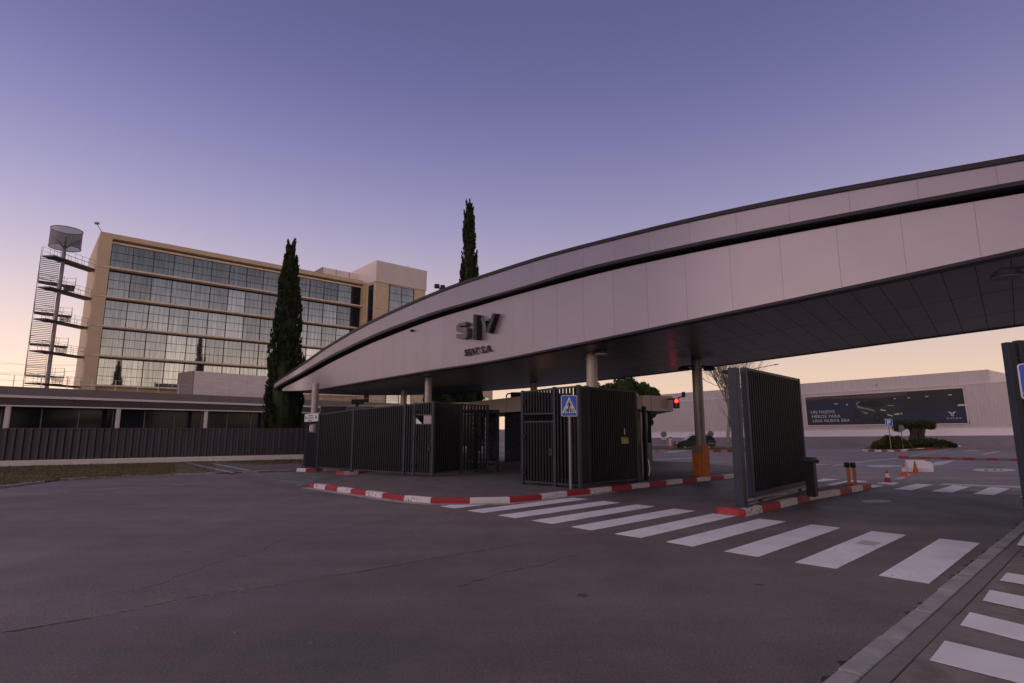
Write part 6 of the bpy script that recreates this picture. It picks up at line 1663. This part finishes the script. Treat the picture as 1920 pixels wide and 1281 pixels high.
for q in ([(1.18, 1.03), (1.62, 1.36), (2.05, 1.43), (2.05, 1.03)], [(2.12, 1.03), (2.12, 1.43), (2.9, 1.43), (2.95, 1.03)], [(3.03, 1.03), (2.98, 1.43), (3.5, 1.42), (3.78, 1.26), (3.8, 1.03)]):
    mb.add([(x0 + a, Y0 + .07 + (z - .98) * .3, z) for a, z in q], [tuple(range(len(q)))])
mb.build_each('side_window', CARG, car)
mb = MB(); 
mb.add([(x0 + .98, Y0 + .2, 1.01), (x0 + .98, Y1 - .2, 1.01), (x0 + 1.53, Y1 - .28, 1.40), (x0 + 1.53, Y0 + .28, 1.40)], [(0, 1, 2, 3)]); mb.build('windscreen', CARG, car)
for xw in (.78, 3.32):
    for yy in (Y0 + .02, Y1 - .22):
        mb = MB(); mb.tube([(x0 + xw, yy, .31), (x0 + xw, yy + .2, .31)], .31, 20); wl = mb.build('wheel', RUBBER, car)
        mb = MB(); mb.tube([(x0 + xw, yy - .012, .31), (x0 + xw, yy, .31)], .2, 10); mb.build('rim', RIM, wl)
mb = MB(); mb.box(x0 + 1.75, x0 + 2.35, Y0 + .3, Y1 - .3, 1.58, 1.63); mb.box(x0 + 3.2, x0 + 3.75, Y0 + .3, Y1 - .3, 1.58, 1.63)
for a in (1.8, 2.3, 3.25, 3.7): mb.box(x0 + a, x0 + a + .04, Y0 + .32, Y0 + .36, 1.47, 1.58)
mb.build_each('roof_rack_bar', STEEL, car)
mb = MB(); mb.box(x0 + 4.05, x0 + 4.12, Y0 + .05, Y0 + .3, .75, .95); mb.build('tail_light', TAILR, car)
mb = MB(); mb.box(x0 - .01, x0 + .1, Y0 + .06, Y0 + .4, .60, .72); mb.build('headlight', PLASTW, car)
mb = MB(); mb.box(x0 + 3.2, x0 + 4.0, Y0 - .012, Y0 + .0, .55, .66); mb.build('side_stripe', SIGNG, car)

car.scale = (.84, .84, .80)
# cones
def cone(base, H, label, cm, dark=False):
    t = thing('traffic_cone', base, label, 'traffic cone', 'traffic cones in the yard')
    bx, by, bz = base; k = H / .5
    mb = MB(); s_ = .15 * k; mb.box(bx - s_, bx + s_, by - s_, by + s_, bz, bz + .03 * k); mb.build('foot', cm, t, bevel=.012)
    mb = MB(); mb.lathe((bx, by, bz + .03 * k), [(.115 * k, 0), (.085 * k, .16 * k)], 20); mb.build('lower_cone', cm, t)
    mb = MB(); mb.lathe((bx, by, bz + .19 * k), [(.086 * k, 0), (.050 * k, .16 * k)], 20); mb.build('white_sleeve', CONEW, t)
    mb = MB(); mb.lathe((bx, by, bz + .35 * k), [(.048 * k, 0), (.026 * k, .10 * k), (.02 * k, .12 * k)], 20); mb.build('tip', SIGNB if dark == 2 else cm, t)
    return t
bq = atz(1665, 904.5); cone(bq, ztop(bq, 880) , 'dark red and white traffic cone on the white bar nearest the island', CONED, True)
bq = atz(1696, 893.5); cone(bq, ztop(bq, 869), 'orange cone with a white sleeve left of the white water barrier', CONER)
bq = atz(1717, 886.5)
t = thing('traffic_cone', bq, 'plain orange traffic cone in front of the white water barrier', 'traffic cone', 'traffic cones in the yard'); H = ztop(bq, 865); k = H / .5
mb = MB(); s_ = .15 * k; mb.box(bq[0] - s_, bq[0] + s_, bq[1] - s_, bq[1] + s_, 0, .03 * k); mb.build('foot', CONER, t, bevel=.012)
mb = MB(); mb.lathe((bq[0], bq[1], .03 * k), [(.115 * k, 0), (.055 * k, .28 * k)], 20); mb.build('lower_cone', CONER, t)
mb = MB(); mb.lathe((bq[0], bq[1], .31 * k), [(.054 * k, 0), (.022 * k, .18 * k)], 20); mb.build('tip', SIGNG, t)
# water-filled barrier
wa, wb = atz(1700, 884)[:2], atz(1748, 885)[:2]; wfm = Frame(wa, wb - wa)
if wfm.n @ (-wa) < 0: wfm.n = -wfm.n
Lw = np.linalg.norm(wb - wa); zw = ztop(wa, 862.5)
wbt = thing('water_barrier', (*wa, 0), 'dented white plastic water-filled barrier behind the orange cones', 'barrier')
pr = [(-.24, 0), (-.24, .16), (-.10, .42 * zw / .5), (-.075, zw), (.075, zw), (.10, .42 * zw / .5), (.24, .16), (.24, 0)]
mb = MB(); pts = [0, .05, .35, .5, .65, .95, 1.0]; vs = []; n = len(pr)
for i, u in enumerate(pts):
    for t_, z_ in pr:
        k_ = .82 if i in (0, len(pts) - 1) else 1.0; kk_ = .93 if i == 3 else 1.0
        vs.append(wfm.p(Lw * u + rng.normal(0, .008), t_ * k_ * kk_ + rng.normal(0, .008), max(0, z_ * (.97 if k_ < 1 else 1) - (.07 if (i >= 5 and z_ > .4) else 0))))
mb.add(vs, [(i * n + j, i * n + j + 1, (i + 1) * n + j + 1, (i + 1) * n + j) for i in range(len(pts) - 1) for j in range(n - 1)] + [tuple(reversed(range(n))), tuple(range((len(pts) - 1) * n, len(pts) * n))])
mb.build('shell', PLASTW, wbt, bevel=.02)
mb = MB(); mb.lathe(wfm.p(Lw * .5, 0, zw), [(.05, 0), (.05, .03)], 12); mb.build('filler_cap', CONER, wbt)
# boom barrier
zb0 = .85; ba = atz(1685, 857.3, zb0); bb2 = atz(1917, 862.3, zb0); bdv = unit(bb2[:2] - ba[:2]); bfm = Frame(ba, bdv); Lbm = float(np.linalg.norm(bb2[:2] - ba[:2])) + 1.6
bm_ = thing('boom_barrier', bfm.p(Lbm, 0, 0), 'red and white striped boom arm lowered across the yard lane', 'barrier')
mb = MB(); edges = [float(np.linalg.norm(atz(x, 860, zb0)[:2] - ba[:2])) for x in (1685, 1704, 1723.6, 1743, 1763.4, 1784, 1805, 1826.6, 1849.5, 1871, 1895, 1918.5)] + [Lbm]
ed = [float((onplane(x, 860, ba[:2], bdv)[:2] - ba[:2]) @ bdv) for x in (1685, 1704, 1723.6, 1743, 1763.4, 1784, 1805, 1826.6, 1849.5, 1871, 1895, 1918.5)] + [Lbm]
for i in range(len(ed) - 1): mb.fbox(bfm, ed[i], ed[i + 1], -.02, .02, zb0 - .045, zb0 + .03, 0 if i % 2 == 0 else 1)
mb.build('arm', [KRED, GREYBOX], bm_)
mb = MB(); mb.fbox(bfm, Lbm - .05, Lbm + .35, -.2, .2, 0, 1.1); mb.build('housing', ORANGE, bm_, bevel=.03)
# orange bollards on the island end
bo1 = ISL(1592.5, 908.5)
bo = thing('card_reader_post', bo1, 'left one of the pair of thin orange posts with dark heads on the island end', 'bollard', 'thin orange posts on the island end')
zt_ = ztop(bo1, 866.5)
mb = MB(); mb.tube([bo1, (bo1[0], bo1[1], zt_)], .045, 12); mb.build('post', ORANGE, bo)
mb = MB(); mb.tube([(bo1[0] - .11, bo1[1] - .03, zt_ - .08), (bo1[0] + .0, bo1[1] - .06, zt_ - .08)], .075, 12); mb.build('head', SIGNB, bo)
mb = MB(); mb.tube([bo1, (bo1[0], bo1[1], .18)], .08, 12); mb.build('foot', ORANGE, bo)
bo2 = ISL(1604, 909.5); c2_ = copy_tree(bo, tuple(bo2), 'right one of the pair of thin orange posts with dark heads on the island end')
# far street lamp
sl_ = aty(1420, 800, 75); zs = ztop(sl_, 692)
sl = thing('street_lamp', (sl_[0], sl_[1], 0), 'distant street lamp whose thin arm shows above the island gate', 'street lamp')
e = aty(1452, 684, 75)
mb = MB(); mb.tube([(sl_[0], sl_[1], 0), (sl_[0], sl_[1], zs)], [.1, .06], 8); mb.build('pole', MAST, sl)
mb = MB(); mb.tube([(sl_[0], sl_[1], zs), tuple(e)], .05, 6); mb.build('arm', MAST, sl)
mb = MB(); mb.tube([tuple(e), (e[0] + .6, e[1], e[2] + .1)], [.09, .05], 8); mb.build('lamp_head', SIGNG, sl)
# overhead wires far left
for k, (y0, y1) in enumerate(((698, 694), (676, 685))):
    a, b = aty(-60, y0, 120), aty(175, y1, 118); mid = (a + b) / 2 - np.array([0, 0, .5])
    mb = MB(); mb.tube([a, mid, b], .035, 4); props(mb.build('overhead_wire', STAIR), ['lower thin wire in the sky left of the stair tower', 'upper thin wire in the sky left of the stair tower'][k], 'wire', 'overhead wires on the left')
